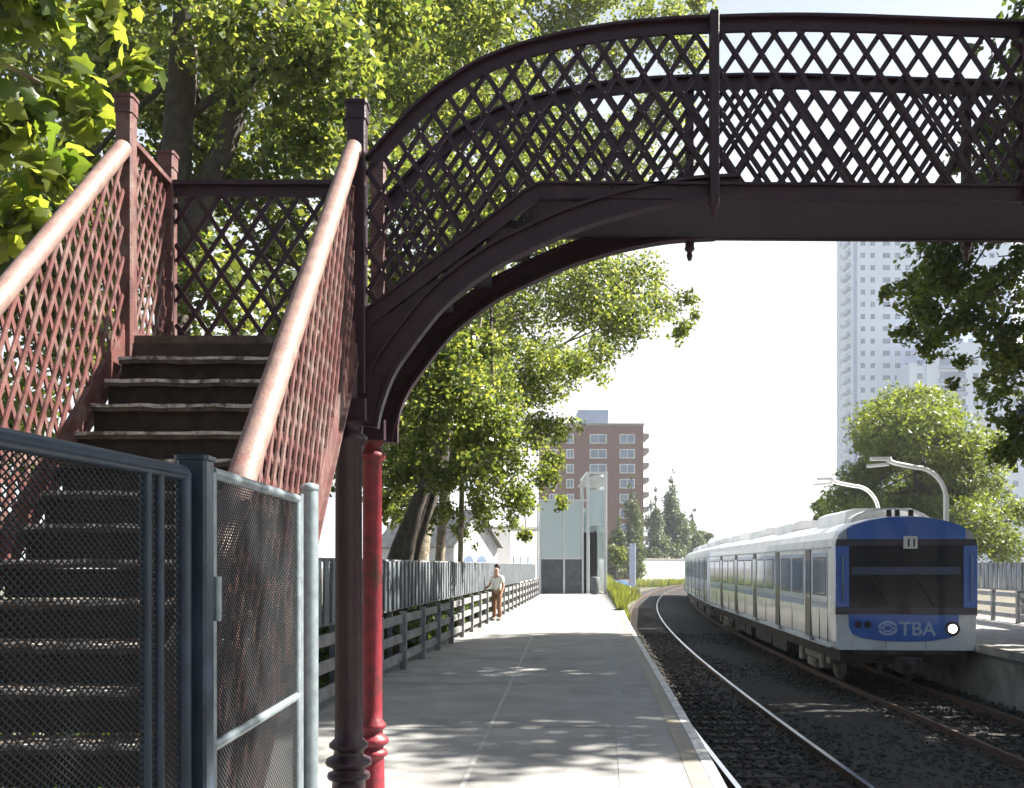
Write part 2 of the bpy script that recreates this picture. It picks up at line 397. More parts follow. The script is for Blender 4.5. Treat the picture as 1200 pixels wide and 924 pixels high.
def sweep(mb, c, y0, y1, h0, h1, mi=0):
    """sweep a rectangle along an x-z curve; the section is measured along the normal of the curve"""
    n = len(c); ring = []
    for i, (x, z) in enumerate(c):
        a, d = c[max(i-1, 0)], c[min(i+1, n-1)]
        tx_, tz_ = d[0]-a[0], d[1]-a[1]; l = math.hypot(tx_, tz_) or 1; nx, nz = -tz_/l, tx_/l
        ring.append([(x+nx*h0, y0, z+nz*h0), (x+nx*h0, y1, z+nz*h0), (x+nx*h1, y1, z+nz*h1), (x+nx*h1, y0, z+nz*h1)])
    vs = [p for r in ring for p in r]
    fs = [(4*i+j, 4*i+(j+1) % 4, 4*i+4+(j+1) % 4, 4*i+4+j) for i in range(n-1) for j in range(4)]
    mb.add(vs, fs + [(3,2,1,0), (4*n-4, 4*n-3, 4*n-2, 4*n-1)], mi)
for y, s in ((Y1, -1), (Y2, 1)):
    b = MB(); sweep(b, top_full, y - .045, y + .045, -.016, 0); sweep(b, top_full, y - .012, y + .012, -.085, -.0165)
    b.build('top_rail', 'maroon_shaded', bridge)
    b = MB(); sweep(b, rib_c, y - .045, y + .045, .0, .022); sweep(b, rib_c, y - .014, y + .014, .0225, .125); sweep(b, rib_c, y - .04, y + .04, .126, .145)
    b.build('arch_rib', 'maroon_shaded', bridge)
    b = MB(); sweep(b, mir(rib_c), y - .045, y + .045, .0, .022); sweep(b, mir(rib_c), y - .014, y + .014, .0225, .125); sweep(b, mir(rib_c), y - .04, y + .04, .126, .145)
    b.build('arch_rib', 'maroon_shaded', bridge)
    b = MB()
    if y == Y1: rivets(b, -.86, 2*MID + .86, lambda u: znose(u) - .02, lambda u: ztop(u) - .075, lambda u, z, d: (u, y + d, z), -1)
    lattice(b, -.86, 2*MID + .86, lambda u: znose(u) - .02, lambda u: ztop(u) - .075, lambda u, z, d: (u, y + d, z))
    b.build('lattice_panel', 'maroon_shaded', bridge)
    # string / girder web that carries the deck
    c = [(-.93, LZ - .02), (-.9, LZ + .07), (.1, DZ - .04), (.16, DZ - .005), (MID, DZ - .035), (2*MID-.16, DZ - .005), (2*MID-.1, DZ - .04), (2*MID+.9, LZ+.07)]
    b = MB(); sweep(b, c, y - .02, y + .02, -.05, .03); sweep(b, c, y - .04, y + .04, .0305, .045)
    for k in range(int(2*MID/.13)):
        x = .2 + k*.13
        if x < 2*MID - .2: b.lathe([(.009, 0), (.007, .004), (0, .006)], (0, 0, 0), 6); o_ = len(b.v) - 18; b.v[o_:] = [(x + vx, y - .02*1.0 - vz if s < 0 else y + .02 + vz, DZ + .008 + vy) for vx, vy, vz in b.v[o_:]]
    b.build('deck_girder', 'maroon_shaded', bridge)
    for px in (1.185, 3.03, 4.9, 6.75, 8.6, 10.5 - .3 - 1.185 + .02):
        b = MB(); zt = ztop(px)
        b.bbox((px - .026, y - .03 + .0465*s, DZ - .10), (px + .026, y + .03 + .0465*s, zt + .012), .006)
        b.lathe([(.0, -.09), (.012, -.085), (.022, -.055), (.016, -.03), (.034, -.015), (.034, 0)], (px, y + .0465*s, DZ - .10), 10)
        b.build('parapet_post', 'maroon_shaded', bridge)
# spandrel web plates over the haunches
for y in (Y1, Y2):
    for mirror in (0, 1):
        rx = [p[0] for p in rib_c]; rz_ = [p[1] for p in rib_c]; up_, lo_ = [], []
        for i in range(13):
            x = -.9 + .45*i/12
            lo_.append((x, interp(x, rx, rz_) + .02 if x > -.79 else 2.66)); up_.append((x, interp(x, [-.93, -.9, .1], [LZ - .09, LZ - .005, DZ - .115])))
        pl = [(x, z) for x, z in lo_] + [(x, z) for x, z in up_[::-1]]
        if mirror: pl = [(2*MID - x, z) for x, z in pl]
        b = MB()
        n = 13; q = [(x, y - .006, z) for x, z in pl]
        b.add(q + [(x, yy + .012, z) for x, yy, z in q], [(i, i+1, 2*n-2-i, 2*n-1-i) for i in range(n-1)] + [(2*n+i, 2*n+2*n-1-i, 2*n+2*n-2-i, 2*n+i+1) for i in range(n-1)])
        b.build('spandrel_web', 'maroon_shaded', bridge)
# deck with steps at both ends
b = MB()
b.box((.1, Y1 + .022, DZ - .06), (2*MID - .1, Y2 - .022, DZ), 0)
b.build('deck', 'deck', bridge)
for mirror in (0, 1):
    for k in range(NS):
        x0 = -.9 + .25*(k) - .012; x1 = x0 + .25 + .03; z = LZ + RISE*(k+1) if k < NS - 1 else DZ
        if k == NS - 1: continue
        b = MB(); q = (lambda x: 2*MID - x) if mirror else (lambda x: x)
        lo, hi = sorted((q(x0), q(x1)))
        b.box((lo, Y1 + .022, z - .045), (hi, Y2 - .022, z))
        lo, hi = sorted((q(x0 + .015), q(x0 + .03)))
        b.box((lo, Y1 + .024, z - RISE), (hi, Y2 - .024, z - .046))
        b.build('step', 'deck', bridge)
# columns
def column(x, y, r, m, cap=2.5):
    b = MB()
    b.lathe([(r*2.2, 0), (r*2.2, .06), (r*1.5, .09), (r*1.25, .14), (r*1.2, .36), (r*1.18, .38), (r*1.5, .395), (r*1.55, .41), (r*1.5, .425), (r*1.1, .44), (r*1.15, .455), (r*1.62, .475), (r*1.66, .49), (r*1.6, .51), (r*1.1, .53),
             (r*1.05, .56), (r*1.4, .58), (r*1.4, .60), (r*1.02, .63), (r*1.0, .7), (r*.95, cap - .1), (r*1.3, cap - .08), (r*1.34, cap - .05), (r*1.0, cap - .03), (r*1.05, cap + .02), (r*1.45, cap + .06), (r*1.45, cap + .10), (r*1.0, cap + .13), (r, LZ - .06)], (x, y, 0), 24)
    # bracket block carrying the spring of the arch
    b.bbox((x - r*1.5, y - r*1.5, cap + .03), (x + r*1.5, y + r*1.5, cap + .16), .01, 1)
    if x < MID: b.prism([(x, y - .03, cap + .05), (x + .17, y - .03, cap + .02), (x + .17, y - .03, cap + .13), (x + .2, y - .03, cap + .3), (x, y - .03, cap + .34)], (0, .06, 0), 1)
    else: b.prism([(x, y - .03, cap + .05), (x - .17, y - .03, cap + .02), (x - .2, y - .03, cap + .3), (x, y - .03, cap + .34)], (0, .06, 0))
    return b.build('column', [m, 'maroon_shaded'], bridge)
column(-.965, Y1, .082, 'maroon_shaded', 2.46); column(-.925, Y2, .066, 'red', 2.44)
column(2*MID + .95, Y1, .075, 'maroon'); column(2*MID + .95, Y2, .07, 'red')
column(XL, Y1 + .02, .06, 'maroon', 2.6); column(XL, Y2, .06, 'maroon', 2.6)
# landing
b = MB(); b.box((XL - .03, Y1 + .0, LZ - .05), (XR_ + .0, Y2 - .022, LZ))
b.box((XL - .02, Y1 + .03, LZ - .17), (XR_ - .01, Y1 + .07, LZ - .051)); b.box((XL - .02, Y2 - .07, LZ - .17), (XR_ - .01, Y2 - .025, LZ - .051))
b.build('landing', 'tread', bridge)
b = MB(); b.box((2*MID + .9, Y1, LZ - .05), (2*MID + 2.2, Y2 - .022, LZ)); b.build('landing', 'tread', bridge)
# landing parapets (back and left)
b = MB(); b.box((XL + .05, Y2 - .02, LZ + .0), (XR_ - .05, Y2 + .02, LZ + .06)); b.box((XL + .05, Y2 - .045, 4.16), (XR_ - .05, Y2 + .045, 4.19)); b.box((XL + .05, Y2 - .012, 4.09), (XR_ - .05, Y2 + .012, 4.159))
lattice(b, XL + .05, XR_ - .05, lambda u: LZ + .05, lambda u: 4.1, lambda u, z, d: (u, Y2 + d, z), .175)
b.build('lattice_panel', 'maroon_shaded', bridge)
b = MB(); b.box((XL - .02, Y1 + .05, LZ), (XL + .02, Y2 - .05, LZ + .06)); b.box((XL - .04, Y1 + .05, 4.16), (XL + .04, Y2 - .05, 4.19))
lattice(b, Y1 + .05, Y2 - .05, lambda u: LZ + .05, lambda u: 4.17, lambda u, z, d: (XL + d, u, z), .10, 1.9, .026)
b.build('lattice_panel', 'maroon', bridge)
def newel(x, y, z0, z1, w=.05, m='maroon'):
    b = MB(); b.bbox((x - w, y - w, z0), (x + w, y + w, z1 - .10), .008)
    b.bbox((x - w*1.12, y - w*1.12, z1 - .0995), (x + w*1.12, y + w*1.12, z1 - .012), .01); b.bbox((x - w*1.25, y - w*1.25, z1 - .0115), (x + w*1.25, y + w*1.25, z1 + .008), .012)
    return b.build('newel_post', m, bridge)
newel(XL, Y1, LZ - .2, 4.41, .048); newel(-.915, Y1, LZ - .35, 4.37, .055, 'maroon_shaded'); newel(XL, Y2, LZ - .2, 4.37, .048); newel(-.885, Y2, LZ - .2, 4.37, .045)

# ------------------------------------------------------------------ staircase up to the landing
ST, SR, NSTEP = .185, LZ/18, 18
YB = Y1 - NSTEP*ST
stair = thing('footbridge_staircase', 'steep timber staircase with pale worn handrails climbing to the footbridge landing', 'staircase', (-1.6, YB, 0))
def nose(y): return LZ - (Y1 - y)*SR/ST
XI0, XI1 = XL + .04, -.965
for k in range(1, NSTEP):
    y = Y1 - k*ST; z = LZ - k*SR
    b = MB(); j = random.uniform(-.004, .004)
    # worn nosing: the front edge of the tread undulates
    n = 14; xs = [XI0 + (XI1 - XI0)*i/n for i in range(n + 1)]
    A = [(x, y - .028 + random.uniform(-.004, .004), z + j + random.uniform(-.006, .002)) for x in xs]; B = [(x, y + ST - .005, z + j) for x in xs]
    A2 = [(x, yy + .003, zz - .036) for x, yy, zz in A]; B2 = [(x, yy, zz - .036) for x, yy, zz in B]
    b.strip(A, B); b.strip(A2, A); b.strip(B2, A2)
    tr = b.build('tread', 'tread', stair)
    b = MB(); A3 = [(x, yy - .004, zz + .002) for x, yy, zz in A]; A4 = [(x, yy - .004, zz - .012 - .008*random.random()) for x, yy, zz in A]; A5 = [(x, yy + .012 + .012*random.random(), zz + .003) for x, yy, zz in A]
    b.strip(A4, A3); b.strip(A3, A5); b.build('nosing', 'nosing', tr)
    b = MB(); b.box((XI0, y + .012, z - SR + .003), (XI1, y + .03, z - .037)); b.build('riser', 'riser', stair)
b = MB(); b.box((XI0, Y1 - .025, LZ - SR), (XI1, Y1 - .004, LZ - .052)); b.build('riser', 'riser', stair)
for x, ylo in ((XL, 2.55), (-.93, 2.80)):
    zh = lambda y: nose(y) + 1.13
    sgn = 1 if x > -1.5 else -1
    b = MB(); b.tube([(x, ylo - .05, zh(ylo - .05)), (x, Y1 - .05, zh(Y1 - .05))], .051, 14); b.build('handrail', 'maroon_rail', stair)
    b = MB()
    q = lambda y, a: (x, y, nose(y) + a)
    for a0, a1, t in ((-.10, .07, .014),):
        b.prism([(x - t, ylo, nose(ylo) + a0), (x - t, Y1 - .05, nose(Y1 - .05) + a0), (x - t, Y1 - .05, nose(Y1 - .05) + a1), (x - t, ylo, nose(ylo) + a1)], (2*t, 0, 0))
    b.prism([(x - .035, ylo, nose(ylo) - .125), (x - .035, Y1 - .05, nose(Y1 - .05) - .125), (x - .035, Y1 - .05, nose(Y1 - .05) - .1005), (x - .035, ylo, nose(ylo) - .1005)], (.07, 0, 0))
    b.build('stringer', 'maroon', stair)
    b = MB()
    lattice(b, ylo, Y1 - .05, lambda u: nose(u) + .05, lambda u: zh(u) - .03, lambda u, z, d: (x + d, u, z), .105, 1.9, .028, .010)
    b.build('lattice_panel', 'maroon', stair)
    b = MB(); b.bbox((x - .045, ylo - .06, 0), (x + .045, ylo + .03, zh(ylo) - .03), .008); b.build('newel_post', 'maroon', stair)

# ------------------------------------------------------------------ mesh fence and gate round the foot of the stairs
def mesh_panel(name, a, c, z0, z1, frame_m, wire_m, parent, tube_r, midz=None, pitch=.023, wire=.0032, stiles=()):
    a, c = Vector((*a, 0)), Vector((*c, 0)); d = (c - a); ln = d.length; d.normalize(); nrm = Vector((-d.y, d.x, 0))
    at = lambda u, z, o=0: a + d*u + Vector((0, 0, z)) + nrm*o
    b = MB()
    for p in ((at(0, z1), at(ln, z1)), (at(0, z0), at(ln, z0))): b.tube(p, tube_r, 12)
    for u in (0, ln): b.tube((at(u, z0), at(u, z1)), tube_r, 12)
    for u in stiles: b.tube((at(u, z0), at(u, z1)), tube_r*.7, 10)
    b.build('frame', frame_m, parent)
    if midz: MB().tube((at(0, midz), at(ln, midz)), tube_r*.95, 12).build('crossbar', frame_m, parent)
    b = MB(); lattice(b, 0, ln, lambda u: z0, lambda u: z1, lambda u, z, o: at(u, z, o), pitch, .75, wire, wire*.7, wire*.4, 0)
    b.build('wire_mesh', wire_m, parent)
pa, pb, pc = (-1.02, 1.30), (-.838, 2.50), (-.826, 3.93)
t = thing('mesh_fence', 'shade-darkened navy wire mesh fence panel in front of the lower stair treads', 'fence', (pa[0], pa[1], 0))
mesh_panel('mesh_fence', pa, pb, .08, 1.885, 'navy', 'wire_shaded', t, .021, stiles=(1.03, 1.09))
t = thing('fence_post', 'thick shade-darkened navy square post between mesh fence and gate', 'post', (-.832, 2.585, 0))
b = MB(); b.bbox((-.872, 2.545, 0), (-.794, 2.62, 1.925), .008); b.build('post', 'navy', t)
b = MB(); b.bbox((-.878, 2.539, 1.9255), (-.788, 2.626, 1.937), .01); b.build('cap', 'navy', t)
t = thing('mesh_gate', 'galvanised tube gate with wire mesh and a slanting looking crossbar', 'gate', (-.826, 2.68, 0))
mesh_panel('mesh_gate', (-.826, 2.69), (-.824, 3.76), .08, 1.905, 'galv', 'wire', t, .017, midz=1.15)
MB().tube(((-.80, 2.66, 1.5), (-.80, 2.66, 1.62)), .014, 8).build('hinge', 'galv', t)
t = thing('gate_post', 'pale galvanised round post at the right end of the mesh gate', 'post', (-.815, 3.93, 0))
b = MB(); b.tube(((-.815, 3.95, 0), (-.815, 3.95, 1.95)), .036, 16); b.build('post', 'galv', t)
b = MB(); b.lathe([(.037, 1.951), (.04, 1.955), (.036, 1.975), (.0, 1.985)], (-.815, 3.95, 0), 16); b.build('cap', 'galv', t)
b = MB(); b.tube(((-.83, 3.845, 0), (-.83, 3.845, 1.93)), .013, 10); b.build('latch_bar', 'galv', t)

# ------------------------------------------------------------------ platform fences
def platform_fence(label, fxx, y0, y1, sgn, name='platform_fence', paneltop=1.72, panelz=.93):
    """three rail concrete fence with a ribbed panel screen behind; sgn: side on which the screen stands"""
    t = thing(name, label, 'fence', (fxx(y0), y0, 0))
    def rb(y, off, z, w, h, ya, b): b.bar((fxx(ya) + off, ya, z), (fxx(y) + off, y, z), w, h)
    step = 1.75; n = int((y1 - y0)/step)
    for z in (.20, .50, .80):
        b = MB()
        for k in range(n): rb(y0 + (k+1)*step, 0, z, .06, .125, y0 + k*step, b)
        b.build('rail', 'fence_conc', t)
    for k in range(n + 1):
        y = y0 + k*step; x = fxx(y)
        b = MB(); tall = k % 4 == 1
        b.bbox((x - .055 - .03*sgn, y - .06, 0), (x + .055 - .03*sgn, y + .06, .92), .012)
        b.build('post', 'fence_conc', t)
    # ribbed screen on steel stanchions
    b = MB(); y = y0; i = 0
    while y < y1:
        w = .17; o = .22*sgn + (.018 if i % 2 else -.018)
        b.bar((fxx(y) + o, y, (panelz + paneltop)/2 + random.uniform(-.012, .012)), (fxx(y + w) + o, y + w - .012, (panelz + paneltop)/2), .03, paneltop - panelz)
        y += w; i += 1
    b.build('panel_screen', 'panel', t)
    b = MB()
    for k in range(n): rb(y0 + (k+1)*step, .255*sgn, paneltop + .0, .05, .05, y0 + k*step, b); rb(y0 + (k+1)*step, .255*sgn, panelz, .05, .05, y0 + k*step, b)
    b.build('screen_frame', 'fence_conc', t)
    for k in range(0, n + 1, 2):
        y = y0 + k*step + .4
        b = MB(); b.bbox((fxx(y) + .27*sgn - .04, y - .04, -.6), (fxx(y) + .27*sgn + .04, y + .04, paneltop - .03), .008); b.build('stanchion', 'dark_wall', t)
    return t
platform_fence('long grey fence with three rails and ribbed screen along the left platform', fx, 8.6, 55.5, -1)
platform_fence('grey three rail fence at the back of the opposite platform behind the train', lambda y: redge(y) + 4.1, 14, 60, 1)

# ------------------------------------------------------------------ train
CAR = 23.2
def half_profile():
    return [(1.37, .885), (1.43, 1.05), (1.45, 1.6), (1.45, 3.0), (1.42, 3.22), (1.33, 3.38), (1.12, 3.52), (.75, 3.63), (.35, 3.69), (0, 3.70)]
hp = half_profile(); prof = hp + [(-x, z) for x, z in hp[::-1][1:]]
def carriage(label, y_front, front):
    cx0 = cfar(y_front); yr = y_front + CAR; ang = -math.atan((cfar(yr) - cx0)/CAR)
    t = thing('train_carriage', label, 'train carriage', (cx0, y_front, RAILZ), ang, 'carriages of the train', world=False)
    n = len(prof)
    b = MB(); ysec = [0, .25, CAR - .1, CAR]; ins = [.97, 1, 1, .985]
    vs = [(x*s, y, z if z < 3 else 3 + (z - 3)*s) for y, s in zip(ysec, ins) for x, z in prof]
    fs = []; mi = []
    for i in range(3):
        for j in range(n - 1):
            f = (i*n + j, (i+1)*n + j, (i+1)*n + j + 1, i*n + j + 1); roofish = 4 <= j < n - 5
            b.add([vs[q] for q in f], [(0,1,2,3)], 1 if roofish else 0, True)
    b.add([vs[q] for q in range(n)], [tuple(range(n))], 0); b.add([vs[3*n + q] for q in range(n)], [tuple(range(n))[::-1]], 2)
    b.add([vs[0], vs[n], vs[2*n], vs[3*n], vs[4*n-1], vs[3*n-1], vs[2*n-1], vs[n-1]], [tuple(range(8))], 0)
    b.build('body', ['train_white', 'roof', 'train_blue'], t)
    for s in (-1, 1):
        X = 1.45*s
        def side(y0, y1, z0, z1, m, nm, o=.012, d=.01, par=t):
            b = MB(); b.box((min(X + o*s, X + (o-d)*s), y0, z0), (max(X + o*s, X + (o-d)*s), y1, z1)); return b.build(nm, m, par)
        if s == 1 and not front: continue
        doors = [2.5, 6.45, 10.4, 14.6, 18.8] if s == -1 else [4, 11, 18]
        prev = .5
        for d in doors + [CAR - .1]:
            a, c = prev + .06, d - .42
            if d > CAR - 1: c = CAR - .4
            if c - a > .5:
                side(a, c, 1.86 if front else 1.3, 2.93, 'train_band' if front else 'train_mid_blue', 'window_band', .007, .012)
                side(a, c, 1.70, 1.855, 'train_blue', 'stripe', .007, .012) if front else None
                k = 2 if c - a > 2.2 else 1; w = (c - a)/k
                for q in range(k):
                    f = side(a + q*w + .12, a + (q+1)*w - .12, 1.98, 2.84, 'black', 'window', .010, .012)
                    side(a + q*w + .17, a + (q+1)*w - .17, 2.02, 2.80, 'glass_side', 'pane', .014, .012, f)
            prev = d + .42
            if d < CAR - 1:
                o = side(d - .30, d + .30, 1.02, 3.02, 'black', 'door', .012, .02)
                side(d - .24, d - .03, 1.9, 2.85, 'glass_side', 'pane', .016, .012, o); side(d + .03, d + .24, 1.9, 2.85, 'glass_side', 'pane', .016, .012, o)
                side(d - .36, d + .36, .93, 1.0, 'train_grey', 'door_step', .05, .06)
    for s in (-1, 1):
        if s == 1 and not front: continue
        b = MB(); b.box((min(1.452*s, 1.475*s), .3, 3.02), (max(1.452*s, 1.475*s), CAR - .2, 3.05)); b.box((min(1.38*s, 1.47*s), .3, .90), (max(1.38*s, 1.47*s), CAR - .2, .925)); b.build('gutter', 'train_grey', t)
        for yy in (.55, 1.35, 4.45, 8.4, 12.5, 16.7, 20.6):
            MB().box((min(1.44*s, 1.4535*s), yy, 1.0), (max(1.44*s, 1.4535*s), yy + .012, 3.0)).build('panel_seam', 'under', t)
    # roof gear
    for y0, y1 in ((1.6, 4.4), (7.5, 10.0), (13.0, 15.6), (18.2, 20.6)):
        b = MB(); q = [(-.85, 3.58), (-.8, 3.86), (-.6, 3.94), (.6, 3.94), (.8, 3.86), (.85, 3.58)]
        b.prism([(x, y0, z) for x, z in q], (0, y1 - y0, 0)); b.build('air_conditioner', 'roof', t)
    for y0 in (5.6, 11.6, 17.0):
        b = MB(); b.lathe([(.22, 3.6), (.24, 3.8), (.15, 3.88), (0, 3.9)], (.3, y0, 0), 14); b.build('roof_vent', 'under', t)
    # underframe and bogies
    b = MB()
    b.box((-1.28, .15, .62), (1.28, CAR - .15, .882))
    for y0, y1, w in ((6.2, 8.4, 1.25), (8.9, 11.8, 1.2), (12.5, 13.6, 1.25), (14.1, 16.6, 1.2)): b.box((-w, y0, .3), (w, y1, .619))
    b.build('underframe', 'under', t)
    for yc in (3.4, CAR - 3.4):
        b = MB()
        for s in (-1, 1):
            b.bbox((min(1.02*s, 1.14*s), yc - 1.7, .42), (max(1.02*s, 1.14*s), yc + 1.7, .60), .02)
            b.bbox((min(1.0*s, 1.2*s), yc - .4, .22), (max(1.0*s, 1.2*s), yc + .4, .418), .03)
            for yy in (-1.15, 1.15): b.bbox((min(1.0*s, 1.22*s), yc + yy - .2, .28), (max(1.0*s, 1.22*s), yc + yy + .2, .70), .03)
        b.box((-1.03, yc - .2, .43), (1.03, yc + .2, .58))
        bo = b.build('bogie', 'bogie', t)
        for yy in (-1.15, 1.15):
            b = MB()
            for s in (-1, 1):
                pr = [(.46, 0), (.47, .03), (.43, .04), (.43, .12), (.1, .13), (0, .13)]
                vs = []; N_ = 20
                for r, a in pr:
                    for j in range(N_): vs.append(((.74 + a)*s, yc + yy + r*math.cos(2*PI*j/N_), .46 + r*math.sin(2*PI*j/N_)))
                b.add(vs, [(i*N_ + j, i*N_ + (j+1) % N_, (i+1)*N_ + (j+1) % N_, (i+1)*N_ + j) for i in range(len(pr) - 1) for j in range(N_)], 0, True)
            b.tube(((-.75, yc + yy, .46), (.75, yc + yy, .46)), .08, 8)
            b.build('wheelset', 'bogie', bo)
    if front:
        def front_piece(nm, poly, y0, y1, m, par=t): return MB().prism([(x, y0, z) for x, z in poly], (0, y1 - y0, 0)).build(nm, m, par)
        # blue cap above the screen, following the roof
        cap = [(-1.19, 3.2), (1.19, 3.2), (1.19, 3.42), (1.0, 3.52), (.7, 3.60), (.35, 3.655), (0, 3.67), (-.35, 3.655), (-.7, 3.60), (-1.0, 3.52), (-1.19, 3.42)]
        front_piece('front_cap', cap, -.10, .02, 'train_blue')
        for s in (-1, 1):
            c = [(1.195*s, 3.2), (1.39*s, 3.2), (1.36*s, 3.3), (1.28*s, 3.37), (1.195*s, 3.42)]
            front_piece('corner_panel', c if s > 0 else c[::-1], -.07, .02, 'train_grey')
            p = [(1.155*s, 1.78), (1.43*s, 1.78), (1.43*s, 3.06), (1.155*s, 3.06)]
            front_piece('front_pillar', p if s > 0 else p[::-1], -.09, .02, 'train_blue')
        front_piece('black_band', [(-1.43, 3.062), (1.43, 3.062), (1.41, 3.198), (-1.41, 3.198)], -.085, .02, 'navy_band')
        front_piece('black_band', [(-1.43, 1.63), (1.43, 1.63), (1.43, 1.778), (-1.43, 1.778)], -.085, .02, 'navy_band')
        w = front_piece('windscreen', [(-1.153, 1.78), (1.153, 1.78), (1.153, 3.06), (-1.153, 3.06)], -.07, .02, 'glass_dark')
        MB().box((-1.1, -.078, 2.46), (1.1, -.071, 2.62)).build('painted_reflection', mat('blue_reflection', (.02, .05, .12), .2), w)  # painted reflection: blue strip laid over the glass
        MB().bar((-.35, -.085, 1.82), (-.75, -.085, 2.5), .015, .02).build('wiper', 'black', w)
        MB().bar((.55, -.085, 1.82), (.2, -.085, 2.45), .015, .02).build('wiper', 'black', w)
        front_piece('lower_front', [(-1.36, .885), (1.36, .885), (1.40, 1.05), (1.42, 1.628), (-1.42, 1.628), (-1.40, 1.05)], -.06, .02, 'train_white')
        smile = [(-1.16, 1.625), (-1.15, 1.36), (-1.08, 1.22), (-.9, 1.14), (-.5, 1.085), (0, 1.065), (.5, 1.085), (.85, 1.14), (1.0, 1.2), (1.05, 1.33), (1.06, 1.625)]
        nose_p = front_piece('nose_panel', smile, -.085, -.0605, 'train_blue')
        for s in (-1, 1):
            b = MB(); b.tube([(1.30*s, -.10, 1.9), (1.30*s, -.15, 1.93), (1.30*s, -.15, 2.85), (1.30*s, -.10, 2.88)], .014, 8); b.build('grab_rail', 'galv', t)
            MB().box((min(.4*s, .408*s), -.0635, .9), (max(.4*s, .408*s), -.0605, 1.06)).build('panel_seam', 'under', t)
        MB().box((-1.05, -.12, .80), (1.05, -.02, .884)).build('step_board', 'under', t)
        # lettering and emblem
        def text(s, size, x, z, y, m, par, nm='lettering'):
            cu = bpy.data.curves.new('t', 'FONT'); cu.body = s; cu.size = size; cu.extrude = .004; cu.offset = .006; cu.align_x = 'LEFT'
            o = bpy.data.objects.new('t', cu); COL.objects.link(o); dg = bpy.context.evaluated_depsgraph_get()
            me = bpy.data.meshes.new_from_object(o.evaluated_get(dg)); bpy.data.objects.remove(o)
            me.transform(Matrix.Translation((x, y, z)) @ Matrix.Rotation(PI/2, 4, 'X'))
            me.materials.clear(); me.materials.append(M[m]); o = bpy.data.objects.new(nm, me); COL.objects.link(o); o.parent = par; return o
        text('TBA', .40, -.14, 1.20, -.09, 'lettering', nose_p)
        b = MB()
        for k, (a0, a1, r) in enumerate(((.3, 3.0, .15), (3.5, 6.1, .15), (.6, 2.8, .08), (3.8, 5.9, .08))):
            pts = [(-.37 + r*1.2*math.cos(a0 + (a1-a0)*i/10), -.087, 1.345 + r*.85*math.sin(a0 + (a1-a0)*i/10)) for i in range(11)]
            for i in range(10): b.bar(pts[i], pts[i+1], .05 if r > .1 else .035, .006, (0, 1, 0))
        b.bar((-.56, -.087, 1.345), (-.44, -.087, 1.345), .03, .006, (0, 1, 0)); b.bar((-.30, -.087, 1.345), (-.18, -.087, 1.345), .03, .006, (0, 1, 0))
        b.build('emblem', 'lettering', nose_p)
        for x in (-.97, -.78):
            b = MB().tube(((x, -.1, 1.42), (x, -.05, 1.42)), .075, 14, smooth=False); b.build('marker_light', 'black', nose_p)
        b = MB().tube(((.93, -.105, 1.34), (.93, -.05, 1.34)), .15, 18, smooth=False); hl = b.build('headlight', 'black', nose_p)
        b = MB().tube(((.93, -.115, 1.34), (.93, -.104, 1.34)), .085, 16, smooth=False); b.build('lens', 'headlight', hl)
        nb = MB().box((-.06, -.125, 3.0), (.22, -.1005, 3.26)).build('number_board', 'lamp_white', t)
        text('11', .22, -.015, 3.05, -.128, 'black', nb)
        b = MB().bbox((-.2, -.5, .45), (.2, .2, .75), .03); b.tube(((0, -.75, .6), (0, -.4, .6)), .09, 12); b.build('coupler', 'under', t)
        for x in (-.25, -.08, .2): MB().tube(((x, .25, 3.66), (x, .25, 3.83)), .055, 10).build('horn', 'black', t)
        b = MB()
        for i in range(10):
            a0 = PI*(1 - i/10); a1 = PI*(1 - (i+1)/10); b.bar((.85*math.cos(a0), 1.2, 3.58 + .32*math.sin(a0)), (.85*math.cos(a1), 1.2, 3.58 + .32*math.sin(a1)), .5, .03)
        b.build('roof_fairing', 'lamp_white', t)
    return t
carriage('leading train carriage with blue front, wide dark windscreen and lit headlight', 20.5, True)
carriage('second train carriage with pale windows coupled behind the blue fronted one', 20.5 + CAR + .55, False)
carriage('farthest visible train carriage curving away behind the second one', 20.5 + 2*(CAR + .55), False)

# ------------------------------------------------------------------ lamps on the opposite platform
def lamp(label, y, m, reach=1.85, top=4.35):
    x = redge(y) + .55
    t = thing('street_lamp', label, 'lamp', (x, y, 0), 0, 'lamps of the opposite platform', world=False)
    pts = [(0, 0, 0), (0, 0, top - 1.1)]
    for i in range(1, 9):
        a = PI/2*i/8; pts.append((-.75 + .75*math.cos(a), 0, top - 1.1 + .80*math.sin(a)))
    pts += [(-1.25, 0, top - .2), (-reach + .4, 0, top - .12)]
    b = MB(); b.tube(pts, [.075, .065] + [.055]*(len(pts) - 2), 10); b.build('pole', m, t)
    b = MB(); b.bbox((-reach, -.09, top - .13), (-reach + .5, .09, top - .05), .04); b.build('lamp_head', m, t)
    b = MB(); b.tube(((-reach - .08, .02, top - .27), (-reach + .45, .02, top - .22)), .04, 8); b.build('light_tube', m, t)
    b = MB(); b.lathe([(.16, 0), (.16, .03), (.1, .05), (.08, .3)], (0, 0, 0), 12); b.build('base', m, t)
lamp('nearer white curved lamp post rising behind the right side of the train', 24.0, 'lamp_white')
lamp('farther white curved lamp post with its arm over the train roof', 29.6, 'lamp_white')
lamp('dark lamp arm reaching in from the right edge in front of the tower', 15.6, 'lamp_dark', 1.95)

